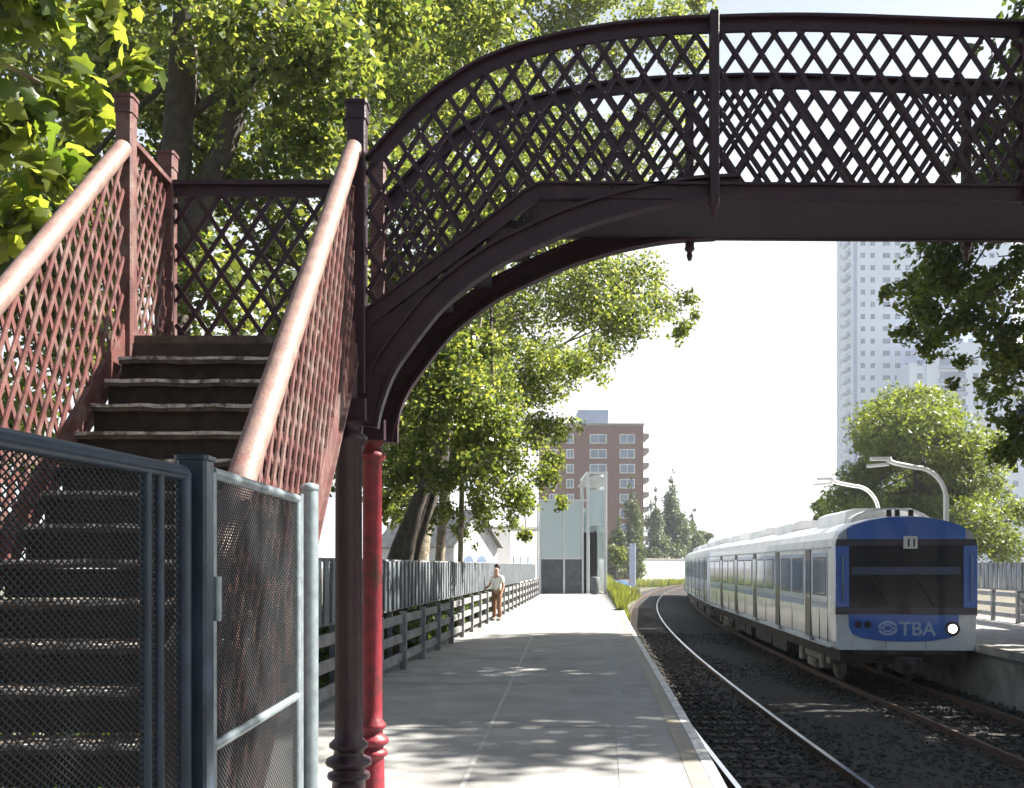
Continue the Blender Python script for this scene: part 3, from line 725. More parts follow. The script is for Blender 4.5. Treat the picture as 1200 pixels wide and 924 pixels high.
# ------------------------------------------------------------------ vegetation
def noise3(p, f, seed=0):
    r = np.random.default_rng(abs(seed) + 5); s = np.zeros(len(p))
    for k in range(5):
        d = r.normal(size=3); d *= f*(1 + .6*k)/np.linalg.norm(d); s += np.sin(p @ d + r.random()*6.28)
    return s/5
def leaf_quads(c, size, nb, shape='rhomb', asp=.7):
    n = len(c)
    nrm = nb + rng.normal(size=(n, 3))*.75; nrm /= np.linalg.norm(nrm, axis=1)[:, None] + 1e-9
    t = rng.normal(size=(n, 3)); t -= nrm*(t*nrm).sum(1)[:, None]; t /= np.linalg.norm(t, axis=1)[:, None] + 1e-9
    u = np.cross(nrm, t); s = size*(.65 + .7*rng.random(n))[:, None]
    if shape == 'rhomb':
        v = np.stack([c - t*s*.5, c - t*s*.05 + u*s*asp*.5 - nrm*s*.08, c + t*s*.5, c - t*s*.05 - u*s*asp*.5 - nrm*s*.08], 1)
        f = np.array([(0,1,2,3)])[None] + 4*np.arange(n)[:, None, None]
        return v.reshape(-1, 3), f.reshape(-1, 4)
    # lobed plane-tree leaf
    ol = [(0, -.42), (.16, -.38), (.40, -.40), (.40, -.16), (.56, .06), (.52, .16), (.32, .18), (.26, .34), (.10, .50), (0, .62), (-.10, .50), (-.26, .34), (-.32, .18), (-.52, .16), (-.56, .06), (-.40, -.16), (-.40, -.40), (-.16, -.38)]
    k = len(ol); v = np.zeros((n, k, 3))
    for i, (a, q) in enumerate(ol): v[:, i] = c + u*s*a + t*s*q - nrm*s*(abs(a)*.28 + (q*q)*.15)
    ctr = c + nrm*s*.02
    v = np.concatenate([v, ctr[:, None]], 1)
    f = np.array([(i, (i+1) % k, k) for i in range(k)])[None] + (k+1)*np.arange(n)[:, None, None]
    return v.reshape(-1, 3), f.reshape(-1, 3)
DENS = 5.0
def crown(parent, clumps, leaf, dens, m, shape='rhomb', seed=1, gap=-.25, flat=.85, asp=.7, name='crown'):
    V, Fc, o = [], [], 0
    for i, (c, r) in enumerate(clumps):
        n = int(DENS*dens*(r/leaf)**2)
        d = rng.normal(size=(n, 3)); d /= np.linalg.norm(d, axis=1)[:, None]
        rad = r*(.72 + .38*noise3(d*2.2 + i*3.1, 1.6, seed + i))*rng.random(n)**.42
        p = np.array(c)[None] + d*rad[:, None]*np.array([1, 1, flat])
        keep = noise3(p, 2.6/max(.5, r)**.5, seed + 99) > gap + .25*(rng.random(n) - .5)
        p = p[keep]; d = d[keep]
        v, f = leaf_quads(p, leaf, d*.55 + np.array([0, 0, .55]), shape, asp)
        V.append(v); Fc.append(f + o); o += len(v)
    return fast_mesh(name, np.concatenate(V), np.concatenate(Fc), m, parent)
def limb(b, a, c, r0, r1, bend=.3, n=6):
    a, c = Vector(a), Vector(c); L_ = (c - a).length
    o1 = Vector((random.uniform(-1, 1), random.uniform(-1, 1), random.uniform(-.3, .8)))*bend*L_*.35
    pts = [a.lerp(c, i/n) + o1*math.sin(PI*i/n) + Vector((random.uniform(-1, 1), random.uniform(-1, 1), 0))*L_*.012 for i in range(n + 1)]
    b.tube(pts, [r0 + (r1 - r0)*i/n for i in range(n + 1)], 8)
    return pts
def tree(name, label, base, trunk_pts, r0, r1, clumps, leaf, dens, m, bark='bark', group=None, cat='tree', shape='rhomb', gap=-.25, limbs=True, seed=1, flat=.85, asp=.7, extra=()):
    t = thing(name, label, cat, base, 0, group)
    b = MB(); n = len(trunk_pts); pts = smooth_path([Vector(p) for p in trunk_pts]); k = len(pts)
    b.tube(pts, [r0*1.25 if i == 0 else r0 + (r1 - r0)*i/(k-1) for i in range(k)], 12)
    top = pts[-1]
    if limbs:
        for ci, (c, r) in enumerate(clumps):
            if ci % 2: continue
            q = pts[random.randint(int(k*.5), k - 1)]
            limb(b, q, Vector(c), min(r1*.8, .035 + .02*r), .012, .3)
    for a, c, ra, rb in extra: limb(b, a, c, ra, rb, .15, 8)
    b.build('trunk', bark, t)
    crown(t, clumps, leaf, dens, m, shape, seed, gap, flat, asp)
    return t
def smooth_path(p):
    if len(p) < 3: return [p[0].lerp(p[1], i/6) for i in range(7)]
    q = [p[0]] + p + [p[-1]]; out = []
    for i in range(1, len(q) - 2):
        for k in range(5):
            t = k/5; out.append(.5*((2*q[i]) + (-q[i-1] + q[i+1])*t + (2*q[i-1] - 5*q[i] + 4*q[i+1] - q[i+2])*t*t + (-q[i-1] + 3*q[i] - 3*q[i+1] + q[i+2])*t**3))
    out.append(p[-1]); return out
def cl(lst, Y, jit=.0):
    """clumps from (x, y, radius) in photograph units at distance Y, jittered in depth"""
    return [(tuple(P(px, py, Y*(1 + random.uniform(-jit, jit)))), r*Y/F) for px, py, r in lst]
GL = 'plane trees behind the left fence'
# nearest plane tree whose large leaves hang at the top left
c0 = cl([(40, 40, 75), (130, 30, 60), (90, 120, 62), (20, 150, 70), (30, 250, 48), (60, 200, 50), (165, 75, 42), (-70, 100, 120), (-60, 260, 90), (-20, -40, 110), (120, -60, 90)], 7.2, .08)
tree('plane_tree', 'nearest plane tree, its large bright lobed leaves hanging at top left above the handrail', (-5.4, 7.6, -.6),
     [(-5.4, 7.6, -.6), (-5.3, 7.6, 2), (-5.1, 7.5, 4.2), (-4.9, 7.4, 6.2)], .24, .13, c0, .16, 2.8, 'leaf_near', group=GL, shape='lobe', gap=-.2, seed=3)
# plane tree behind the landing with the forked dark trunk
c1 = cl([(380, 70, 95), (290, 50, 110), (330, 260, 95), (430, 190, 80), (190, 230, 90), (150, 80, 100), (250, 340, 80), (60, 330, 90), (230, 140, 90), (360, 160, 80), (320, -60, 150), (140, -70, 140), (450, 20, 90), (120, 300, 80), (330, 400, 70), (100, 190, 80), (40, 250, 80), (10, 330, 80), (200, 300, 80), (270, 200, 80), (400, 330, 70)], 13.5, .14)
tree('plane_tree', 'plane tree with a dark forked trunk rising behind the stair landing', (-4.5, 13, -.6),
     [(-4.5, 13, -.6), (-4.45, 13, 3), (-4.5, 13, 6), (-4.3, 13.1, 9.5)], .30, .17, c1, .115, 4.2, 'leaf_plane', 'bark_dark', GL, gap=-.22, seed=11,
     extra=[((-4.45, 13, 5.6), (-2.9, 13.2, 9.8), .20, .09), ((-2.6, 14, 5.5), (-2.35, 14, 9.2), .10, .07)])
# leaning trunk seen under the arch
c2 = cl([(470, 350, 95), (470, 470, 80), (425, 560, 50), (540, 300, 95), (590, 230, 90), (500, 220, 90), (400, 420, 90), (330, 480, 80), (660, 250, 75), (580, 140, 100), (480, 100, 100), (540, 20, 110), (430, 300, 80)], 19, .12) + cl([(500, 500, 55), (475, 440, 60), (540, 460, 60), (560, 545, 42), (470, 560, 40), (515, 410, 60), (520, 560, 34), (560, 400, 55), (500, 545, 38), (470, 510, 50), (540, 505, 50), (575, 500, 50), (450, 590, 24)], 16.5, .05)
tree('plane_tree', 'plane tree with a thick leaning dark trunk seen beneath the bridge arch', (-2.35, 19, -.6),
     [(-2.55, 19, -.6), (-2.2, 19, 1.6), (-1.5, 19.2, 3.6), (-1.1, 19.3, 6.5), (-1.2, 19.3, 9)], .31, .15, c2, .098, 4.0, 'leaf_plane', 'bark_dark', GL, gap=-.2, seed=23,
     extra=[((-2.5, 18.4, .2), (-1.55, 18.3, 3.4), .10, .08), ((-2.1, 18.2, .3), (-1.25, 18.2, 3.9), .07, .055)])
# slim trunk, low lit foliage over the platform
c3 = cl([(560, 470, 80), (590, 540, 62), (520, 540, 70), (632, 505, 42), (560, 590, 42), (610, 585, 34), (500, 600, 40), (640, 560, 26), (620, 440, 70), (690, 430, 42), (480, 540, 60), (655, 590, 16), (600, 615, 22), (540, 622, 22), (572, 618, 18), (662, 500, 28), (648, 538, 26), (560, 640, 12), (615, 628, 14), (530, 600, 26)], 25, .10)
tree('plane_tree', 'slim pale trunked plane tree with low sunlit foliage beside the standing person', (-1.35, 25, -.6),
     [(-1.35, 25, -.6), (-1.3, 25, 2.5), (-1.2, 25.1, 5.2), (-.8, 25.1, 8)], .075, .05, c3, .10, 4.2, 'leaf_plane', 'bark', GL, gap=-.22, seed=31)
# tree that reaches out furthest to the right beneath the bridge
c4 = cl([(690, 340, 80), (620, 370, 85), (730, 375, 52), (776, 360, 34), (745, 325, 52), (650, 300, 80), (560, 400, 80), (800, 385, 18), (806, 352, 20), (790, 400, 16), (815, 370, 12), (700, 410, 40), (660, 430, 46), (720, 180, 80), (770, 130, 52), (640, 170, 90), (800, 190, 30), (780, 240, 30), (800, 60, 40)], 29, .10)
tree('plane_tree', 'plane tree whose leafy branch tips reach furthest right into the white sky', (-2.3, 30, -.6),
     [(-2.3, 30, -.6), (-2.0, 30, 4), (-.8, 30, 8), (0, 30, 13)], .16, .09, c4, .11, 3.8, 'leaf_plane', 'bark', GL, gap=-.2, seed=43)
c5 = cl([(600, 60, 110), (700, 50, 80), (770, 25, 60), (680, -30, 110), (780, -40, 60), (540, 120, 110), (500, -30, 130), (620, -90, 120), (420, 60, 120), (820, 5, 24)], 36, .1)
tree('plane_tree', 'tall plane tree whose crown closes the sky above the bridge rail', (-3.7, 37, -.6),
     [(-3.7, 37, -.6), (-3.0, 37, 6), (-1, 36.5, 12), (0, 36, 19)], .4, .2, c5, .15, 3.6, 'leaf_plane', 'bark', GL, gap=-.25, seed=53)
# back rows
for lab, base, lst, Y in (('shaded bushy plane tree filling the gap far left behind the stairs', (-13, 21, -.6), [(60, 60, 150), (200, 60, 150), (40, 240, 130), (180, 260, 120), (100, 400, 110), (250, 420, 90), (340, 330, 90), (340, 120, 130), (20, 500, 110), (200, 520, 100)], 22),
                          ('shaded bushy plane tree standing behind the leaning trunk', (-7, 31, -.6), [(420, 200, 110), (400, 380, 100), (480, 420, 80), (430, 520, 70), (520, 490, 60), (340, 540, 90), (470, 590, 50), (540, 360, 90), (560, 250, 90)], 33)):
    cc = cl(lst, Y, .12)
    tree('plane_tree', lab, base, [base, (base[0] + .2, base[1], 4), (base[0], base[1], 9)], .35, .2, cc, .19, 3.8, 'leaf_plane', 'bark_dark', GL, gap=-.3, seed=int(Y))
# dark hedge bushes behind the left fence
for k, lab in enumerate(('dark hedge bush behind the near end of the left fence', 'dark hedge bush behind the fence under the leaning trunk', 'dark hedge bush behind the fence left of the standing person', 'dark hedge bush behind the far half of the left fence', 'dark hedge bush behind the far end of the left fence')):
    y = 11.5 + k*8.5
    t = thing('hedge_bush', lab, 'bush', (fx(y) - 1.2, y, -.6), 0, 'bushes behind the left fence')
    b = MB()
    for q in range(5): limb(b, (fx(y) - 1.2, y + (q-2)*.3, -.6), (fx(y) - 1.2 + (q-2)*.12, y + (q-2)*1.5, .6), .04, .012)
    b.build('stem', 'bark_dark', t)
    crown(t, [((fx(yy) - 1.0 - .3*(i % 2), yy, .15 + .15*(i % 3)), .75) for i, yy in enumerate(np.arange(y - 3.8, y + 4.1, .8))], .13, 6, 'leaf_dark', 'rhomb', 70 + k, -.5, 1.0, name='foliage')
# right-hand trees over the tracks
GR = 'trees behind the opposite platform'
c6 = cl([(1120, 330, 62), (1075, 340, 46), (1060, 385, 30), (1095, 405, 34), (1170, 300, 70), (1180, 400, 46), (1160, 210, 56), (1190, 130, 50), (1128, 425, 17), (1118, 450, 12), (1195, 480, 40), (1240, 200, 110), (1260, 350, 110), (1290, 480, 90), (1330, 250, 130), (1180, 530, 30), (1260, 100, 80), (1045, 345, 20), (1140, 270, 50), (1100, 300, 50), (1150, 350, 60), (1200, 430, 60), (1130, 380, 40), (1175, 250, 50), (1150, 150, 36), (1195, 190, 60), (1125, 190, 24), (1210, 90, 40), (1210, 520, 45), (1096, 382, 30), (1110, 365, 34), (1085, 365, 28), (1165, 450, 40), (1185, 480, 40)], 20, .10)
tree('broadleaf_tree', 'dark backlit tree hanging into the picture at the right below the bridge', (15.6, 21, -.4),
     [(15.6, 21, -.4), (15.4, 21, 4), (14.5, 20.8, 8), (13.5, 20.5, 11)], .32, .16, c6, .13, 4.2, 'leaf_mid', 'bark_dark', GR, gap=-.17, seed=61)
def round_crown(c, r, n, rs, hz=1., seed=0):
    r_ = random.Random(seed); out = []
    for i in range(n):
        a = r_.uniform(0, 6.28); u = r_.uniform(-1, 1); q = math.sqrt(1 - u*u)*r*r_.uniform(.35, 1)
        out.append(((c[0] + q*math.cos(a), c[1] + q*math.sin(a), c[2] + u*r*hz*.95), rs*r_.uniform(.8, 1.25)))
    return out
def shade_tree(lab, base, ctr, r, n=22, rs=1.5, leaf=.26, dens=2.6, grp=GR, hz=.9):
    b0 = Vector(base); c = Vector(ctr)
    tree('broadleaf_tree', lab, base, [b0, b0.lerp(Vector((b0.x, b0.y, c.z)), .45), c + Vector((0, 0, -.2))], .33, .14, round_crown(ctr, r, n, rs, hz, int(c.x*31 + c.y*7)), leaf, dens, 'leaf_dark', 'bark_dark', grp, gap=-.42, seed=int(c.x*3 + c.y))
shade_tree('tallest leaning tree over the near end of the opposite platform', (14.5, 15.3, -.4), (12.6, 15.3, 12.5), 4.0, 40)
shade_tree('tall tree between the leaning tree and the straight tree behind the opposite platform', (16.2, 17.3, -.4), (13.6, 17.4, 13.4), 3.3, 28)
shade_tree('tall straight tree behind the opposite platform beside the dark backlit tree', (17.5, 20.5, -.4), (15.0, 20.8, 14.6), 3.8, 28)
shade_tree('tall tree behind the opposite platform level with the train front', (19.0, 24.6, -.4), (15.6, 24.6, 15.2), 2.3)
shade_tree('low broad tree at the near end of the opposite platform', (14.6, 13.9, -.4), (12.0, 14.1, 6.4), 3.9, 36)
shade_tree('low broad tree behind the opposite platform before the train front', (15.8, 16.2, -.4), (13.9, 16.8, 7.0), 3.3)
shade_tree('low tree behind the opposite platform right beside the train front', (18.5, 25.0, -.4), (17.2, 24.6, 7.2), 3.2)
shade_tree('unseen slender tree added across the tracks to shade the stair foot fence', (10.8, 1.6, -.4), (5.6, 2.95, 7.5), 1.7, 14, 1.0, .2)  # unseen crown added to throw shade on the mesh fence
for lab, base, ctr, r in (('unseen tree added behind the camera on the opposite platform side', (12, -7, -.4), (11, -7.5, 8), 5), ('unseen tree added behind the camera over the tracks', (3.5, -12, -.4), (3, -12, 7.5), 5.5), ('unseen tree added behind the camera on the left platform side', (-6, -9, -.4), (-5.5, -9, 8), 5.5), ('unseen tree added behind the camera far back along the tracks', (9, -24, -.4), (8.5, -24, 6), 6.5), ('unseen tree added behind the camera far back at the platform end', (0, -26, -.4), (-1, -26, 6.5), 6.5), ('unseen tree added left of the camera behind the stairs', (-10, -1.5, -.4), (-9.5, -1, 8), 4.5)):
    shade_tree(lab, base, ctr, r, 26, 2.1, .4, .8, 'unseen trees added behind the camera')  # unseen, added to hold back sky light and dim reflections
# feathery round tree behind the train
cw = cl([(1080, 505, 60), (1040, 530, 50), (1120, 520, 50), (1010, 560, 45), (985, 590, 40), (1150, 570, 50), (1080, 580, 70), (1020, 610, 45), (1140, 620, 55), (1175, 640, 40), (1090, 465, 22), (1060, 480, 28), (1190, 600, 30), (1050, 640, 50), (965, 615, 20)], 60, .06)
tree('willow_tree', 'rounded feathery yellow green tree behind the train and lamps', (25, 60, -.8), [(25, 60, -.8), (25.1, 60, 4), (24.6, 60, 9)], .4, .2, cw + round_crown((24.6, 60.5, 7.6), 5.2, 26, 2.3, .8, 5), .30, 6.5, 'leaf_willow', 'bark_dark', gap=-.5, seed=71, asp=.4)
# far conifers and poplars
def poplar(label, px, py, wpx, Y, m, seed, z0=-1.2):
    x = XX(px, Y); top = ZZ(py, Y); w = wpx*Y/F
    cc = []
    n = 11
    for i in range(n):
        f = i/(n - 1); ww = w*(.95*(1 - f**1.6) + .12)
        for q in range(3 if f < .8 else 1): cc.append(((x + random.uniform(-.35, .35)*ww, Y + random.uniform(-.4, .4)*ww, 1.2 + (top - 1.2)*f*.97), max(.5, ww*.45)))
    tree('poplar_tree', label, (x, Y, z0), [(x, Y, z0), (x, Y, top*.5), (x, Y, top*.9)], .35, .06, cc, .5, 5., m, 'bark_dark', 'trees at the bend of the line', gap=-.35, limbs=False, seed=seed, flat=1.2, asp=.5)
poplar('tallest spired tree above the white wall at the bend', 788, 548, 44, 170, 'leaf_conifer', 81)
poplar('slim pale tree at the left of the tallest spired tree', 768, 572, 34, 165, 'leaf_conifer', 82)
poplar('shorter tree just left of the far end of the train', 812, 596, 30, 175, 'leaf_conifer', 83)
poplar('dark slender tree in front of the brick building', 740, 556, 32, 150, 'leaf_dark', 84)
poplar('dark low tree at the right foot of the glass shelter', 724, 606, 26, 140, 'leaf_dark', 85)
for lab, px, py, Y, r, m in (('small dark round tree above the far carriage roof', 826, 628, 190, 12, 'leaf_dark'), ('small pale bush between glass shelter and white pillar', 722, 650, 110, 14, 'leaf_willow'), ('small dark tree at the left edge of the feathery tree', 962, 600, 75, 16, 'leaf_dark')):
    c = P(px, py, Y); rr = r*Y/F
    tree('round_tree', lab, (c.x, Y, -1.2), [(c.x, Y, -1.2), (c.x, Y, c.z*.6), (c.x, Y, c.z)], .16, .06, round_crown(c, rr*.7, 9, rr*.5, 1, int(px)), .36, 6, m, 'bark_dark', gap=-.4, seed=int(px))
# weeds along the far platform edge
def weeds(n):
    y = 36 + 48*rng.random(n)**1.2; e = np.array([edge(v) for v in y]); w = np.array([min(xr(v) - 1.75, e_ + 3.2) for v, e_ in zip(y, e)])
    f = rng.random(n); x = e - .25 + (w - e + .25)*f
    z = np.where(x < e, 0, -.35 - .7*np.clip((x - e)/2.2, 0, 1)); h = (.18 + .42*rng.random(n)**1.5)*(.45 + .9*np.sin(y*1.3 + x)**2)*np.clip((y - 30)/20, .45, 1.4)
    a = rng.random(n)*6.28; w_ = (.014 + .022*rng.random(n))*np.clip(y/45, 1, 2)
    d = np.stack([np.cos(a), np.sin(a), 0*a], 1)*w_[:, None]; lean = rng.normal(size=(n, 3))*.14*h[:, None]; lean[:, 2] = 0
    b0 = np.stack([x, y, z], 1); up = np.zeros((n, 3)); up[:, 2] = h
    v = np.stack([b0 - d, b0 + d, b0 + d*.9 + up*.6 + lean*.5, b0 + up + lean], 1)
    return fast_mesh('weeds', v.reshape(-1, 3), (np.array([(0,1,2,3)])[None] + 4*np.arange(n)[:, None, None]).reshape(-1, 4), 'grass')
o = struct(weeds(34000), 'stuff')
def wall_grass(n):
    f = rng.random(n); y = 138 + 9*rng.random(n) + 9*f; x = 17.5 + 13*f; h = .5 + .9*rng.random(n)**2; a = rng.random(n)*6.28
    d = np.stack([np.cos(a), np.sin(a), 0*a], 1)*.06; b0 = np.stack([x, y, np.full(n, -1.45)], 1); up = np.zeros((n, 3)); up[:, 2] = h; lean = rng.normal(size=(n, 3))*.1; lean[:, 2] = 0
    v = np.stack([b0 - d, b0 + d, b0 + d*.8 + up*.6 + lean*.5, b0 + up + lean], 1)
    return fast_mesh('grass', v.reshape(-1, 3), (np.array([(0,1,2,3)])[None] + 4*np.arange(n)[:, None, None]).reshape(-1, 4), 'grass')
struct(wall_grass(6000), 'stuff')
b = MB(); ys = [36 + 2*i for i in range(26)]
b.strip([(min(xr(y) - 1.7, edge(y) + 3.2), y, -1.08) for y in ys], [(edge(y), y, -.3) for y in ys]); struct(b.build('verge', 'earth'))
b = MB(); ys = [-4 + 4*i for i in range(22)]
b.strip([(fx(y) - .44, y, -.62) for y in ys], [(fx(y) - 40, y, -.62) for y in ys]); struct(b.build('side_ground', 'earth'))

# ------------------------------------------------------------------ buildings
def facade_windows(t, x0, x1, y, z0, z1, nx, nz, w, h, m='tower_glass', fm='tower_white', dep=.25, skip=lambda i, k: False):
    for i in range(nx):
        for k in range(nz):
            if skip(i, k): continue
            cx = x0 + (x1 - x0)*(i + .5)/nx; cz = z0 + (z1 - z0)*(k + .5)/nz
            MB().box((cx - w/2, y - .05, cz - h/2), (cx + w/2, y + .02, cz + h/2)).build('window', m, t)
# white tower block
Yt = 300
t = thing('tower_block', 'tall pale white tower block rising behind the bridge at the right', 'tower', (XX(1020, Yt), Yt, -1.4))
x0, x1, ztp = XX(1002, Yt), XX(1185, Yt), ZZ(256, Yt)
xm = x0 - 1.0
b = MB(); b.box((x0, Yt, -1.4), (x1, Yt + 17, ztp)); b.build('wall', 'tower_white', t)
MB().box((x0 - .35, Yt - .35, -1.4), (x0 + .5, Yt + .5, ztp - .3)).build('corner_strip', 'tower_blue', t)
for k in range(28):
    z = 5 + k*(ztp - 8)/28
    f = MB().box((x0 - .9, Yt + 4, z), (x0 - .004, Yt + 9, z + 1.0)).build('balcony', 'tower_blue', t)
    MB().box((x0 - .06, Yt + 4.4, z + 1.05), (x0 - .003, Yt + 8.6, z + 2.6)).build('opening', 'tower_glass', f)
cnt = 0
for k in range(24):
    z = 16 + k*(ztp - 18)/24
    for q, (cx, w) in enumerate(((0, 1.4), (x0 + 2.4, 1.3), (x0 + 5.4, 1.3), (x0 + 9.6, 2.2))):
        if q == 0: MB().box((x0 - .07, Yt + 12, z + 1.1), (x0 - .002, Yt + 14, z + 2.6)).build('window', 'tower_glass', t)
        else: MB().box((cx - w/2, Yt - .08, z + 1.1), (cx + w/2, Yt - .002, z + 2.6)).build('window', 'tower_glass', t)
b = MB()
for k in range(24):
    z = 16 + k*(ztp - 18)/24
    for q in range(10): b.box((xm + 13.2 + q*3.2, Yt - .08, z + 1.1), (xm + 14.8 + q*3.2, Yt - .002, z + 2.6))
struct(b.build('window', 'tower_glass', t), 'stuff')
MB().box((xm + 3, Yt + 2, ztp + .004), (x1 - 4, Yt + 12, ztp + 4)).build('roof_house', 'tower_white', t)
# lower wing with balconies
Yw = 290
t = thing('apartment_block', 'lower pale apartment block with shaded balconies right of the white tower', 'building', (XX(1130, Yw), Yw, -1.4))
x0, x1, ztp = XX(1066, Yw), XX(1290, Yw), ZZ(402, Yw)
b = MB(); b.box((x0, Yw, -1.4), (x1, Yw + 20, ztp - 6)); b.box((XX(1085, Yw), Yw - .8, -1.4), (XX(1160, Yw), Yw - .004, ztp)); b.box((XX(1085, Yw), Yw + .0, ztp - 5.996), (XX(1200, Yw), Yw + 15, ztp)); b.build('wall', 'tower_white', t)
for k in range(14):
    z = 8 + k*(ztp - 12)/14
    f = MB().box((XX(1100, Yw), Yw - .95, z + 1.2), (XX(1130, Yw), Yw - .806, z + 3.2)).build('balcony', 'tower_glass', t)
    MB().box((XX(1099, Yw), Yw - 1.9, z), (XX(1131, Yw), Yw - .81, z + 1.1)).build('railing', 'tower_blue', f)
    for px in (1078, 1142, 1152, 1172, 1190, 1210):
        yy = Yw if px < 1085 or px > 1160 else Yw - .8
        MB().box((XX(px - 3, Yw), yy - .08, z + 1.2), (XX(px + 3, Yw), yy - .003, z + 2.8)).build('window', 'tower_glass', t)
# brick building
Yk = 220
t = thing('brick_building', 'reddish brick apartment building with a grey rooftop block in the distance', 'building', (XX(700, Yk), Yk, -1.4))
x0, x1, ztp = XX(634, Yk), XX(754, Yk), ZZ(499, Yk)
b = MB(); b.box((x0, Yk, -1.4), (x1, Yk + 16, ztp)); b.build('wall', 'brick', t)
MB().box((x0 - .15, Yk - .15, ztp + .004), (x1 + .15, Yk + 16.1, ztp + .5)).build('parapet', 'conc_wall', t)
MB().box((XX(678, Yk), Yk + 2, ztp + .004), (XX(714, Yk), Yk + 10, ZZ(479, Yk))).build('roof_house', 'tower_blue', t)
b = MB()
for k in range(9): b.box((x1 + .004, Yk + 1, 4 + k*3.3), (x1 + 1.4, Yk + 9, 5 + k*3.3))
b.build('balcony', 'conc_wall', t)
for k in range(9):
    z = 2.2 + k*3.35
    for px, w in ((648, 9), (668, 9), (701, 20), (735, 18)):
        f = MB().box((XX(px - w/2, Yk), Yk - .10, z), (XX(px + w/2, Yk), Yk - .003, z + 2.1)).build('window', 'frame_white', t)
        MB().box((XX(px - w/2 + 1.2, Yk), Yk - .13, z + .2), (XX(px - .4, Yk), Yk - .102, z + 1.9)).build('pane', 'tower_glass', f)
        MB().box((XX(px + .4, Yk), Yk - .13, z + .2), (XX(px + w/2 - 1.2, Yk), Yk - .102, z + 1.9)).build('pane', 'tower_glass', f)
# glazed shelter at the end of the platform
Yg = 57.5
t = thing('glass_shelter', 'tall glazed white framed stair shelter at the far end of the platform', 'shelter', (XX(670, Yg), Yg, 0))
xa, xb, xc = XX(633, Yg), XX(689, Yg), XX(711, Yg); za, zb = ZZ(588, Yg), ZZ(556, Yg); D = 5
b = MB()
for x in (xa, (xa + xb)/2, xb - .3): b.bbox((x - .05, Yg - .05, 0), (x + .05, Yg + .05, za), .01); b.bbox((x - .05, Yg + D - .05, 0), (x + .05, Yg + D + .05, za), .01)
for x in (xb, xc - .08): b.bbox((x - .09, Yg - .1, 0), (x + .09, Yg + .08, zb), .01); b.bbox((x - .09, Yg + D - .1, 0), (x + .09, Yg + D + .08, zb), .01)
b.box((xa - .05, Yg - .055, za + .003), (xb - .1, Yg + D, za + .12)); b.box((xb - .1, Yg - .11, zb + .003), (xc + .05, Yg + D + .1, zb + .14))
b.box((xa, Yg - .03, 2.02), (xb - .4, Yg + .03, 2.12)); b.box((xb + .1, Yg - .04, 4.0), (xc - .2, Yg + .04, 4.1))
b.build('frame', 'frame_white', t)
for i, (p, q) in enumerate(((xa + .06, (xa + xb)/2 - .06), ((xa + xb)/2 + .06, xb - .36))):
    MB().box((p, Yg - .012, 2.13), (q, Yg + .012, za - .01)).build('pane', 'pane', t)
    MB().box((p, Yg - .02, .03), (q, Yg + .02, 2.01)).build('plinth_panel', 'dark_wall', t)
MB().box((xb + .1, Yg - .014, 4.11), (xc - .18, Yg + .014, zb - .9)).build('pane', 'pane', t)
MB().box((xc - .085, Yg + .15, .1), (xc - .065, Yg + D - .15, zb - .5)).build('pane', 'pane', t)
MB().box((xa - .012, Yg + .1, .1), (xa + .012, Yg + D - .1, za - .1)).build('pane', 'pane', t)
MB().box((xa + .1, Yg + D - .012, 2.1), (xc - .2, Yg + D + .012, za - .1)).build('pane', 'pane', t)
b = MB(); b.box((xb - .25, Yg + .2, .02), (xb + .55, Yg + .3, 3.6)); b.prism([(xb - .6, Yg + .14, 2.6), (xb + .5, Yg + .14, 2.6), (xb + .5, Yg + .14, 3.7), (xb - .1, Yg + .14, 3.3)], (0, .05, 0)); b.build('doorway', 'black', t)
b = MB()
for k in range(8): b.box((xb - 2.4 + k*.26, Yg + 1.5, .3 + k*.36), (xb - 2.1 + k*.26, Yg + 3, .36 + k*.36))
b.build('stair', 'dark_wall', t)
b = MB(); b.prism([(xb - .3, Yg, zb - .35), (xc, Yg, zb - .35), (xc, Yg, zb - .2), (xb + .4, Yg, zb - .05)], (0, D, 0)); b.build('roof', 'frame_white', t)
# plain little things round the shelter
t = thing('litter_bin', 'dark bin standing at the right foot of the glass shelter', 'bin', (XX(697, 56), 56, 0))
b = MB(); b.lathe([(.0, .05), (.22, .05), (.26, .5), (.28, .95), (.24, 1.0), (0, 1.02)], (XX(697, 56), 56, 0), 14); b.build('bin_body', 'dark_wall', t)
b = MB(); b.tube(((XX(697, 56), 56, 0), (XX(697, 56), 56, .06)), .15, 12); b.build('foot', 'black', t)
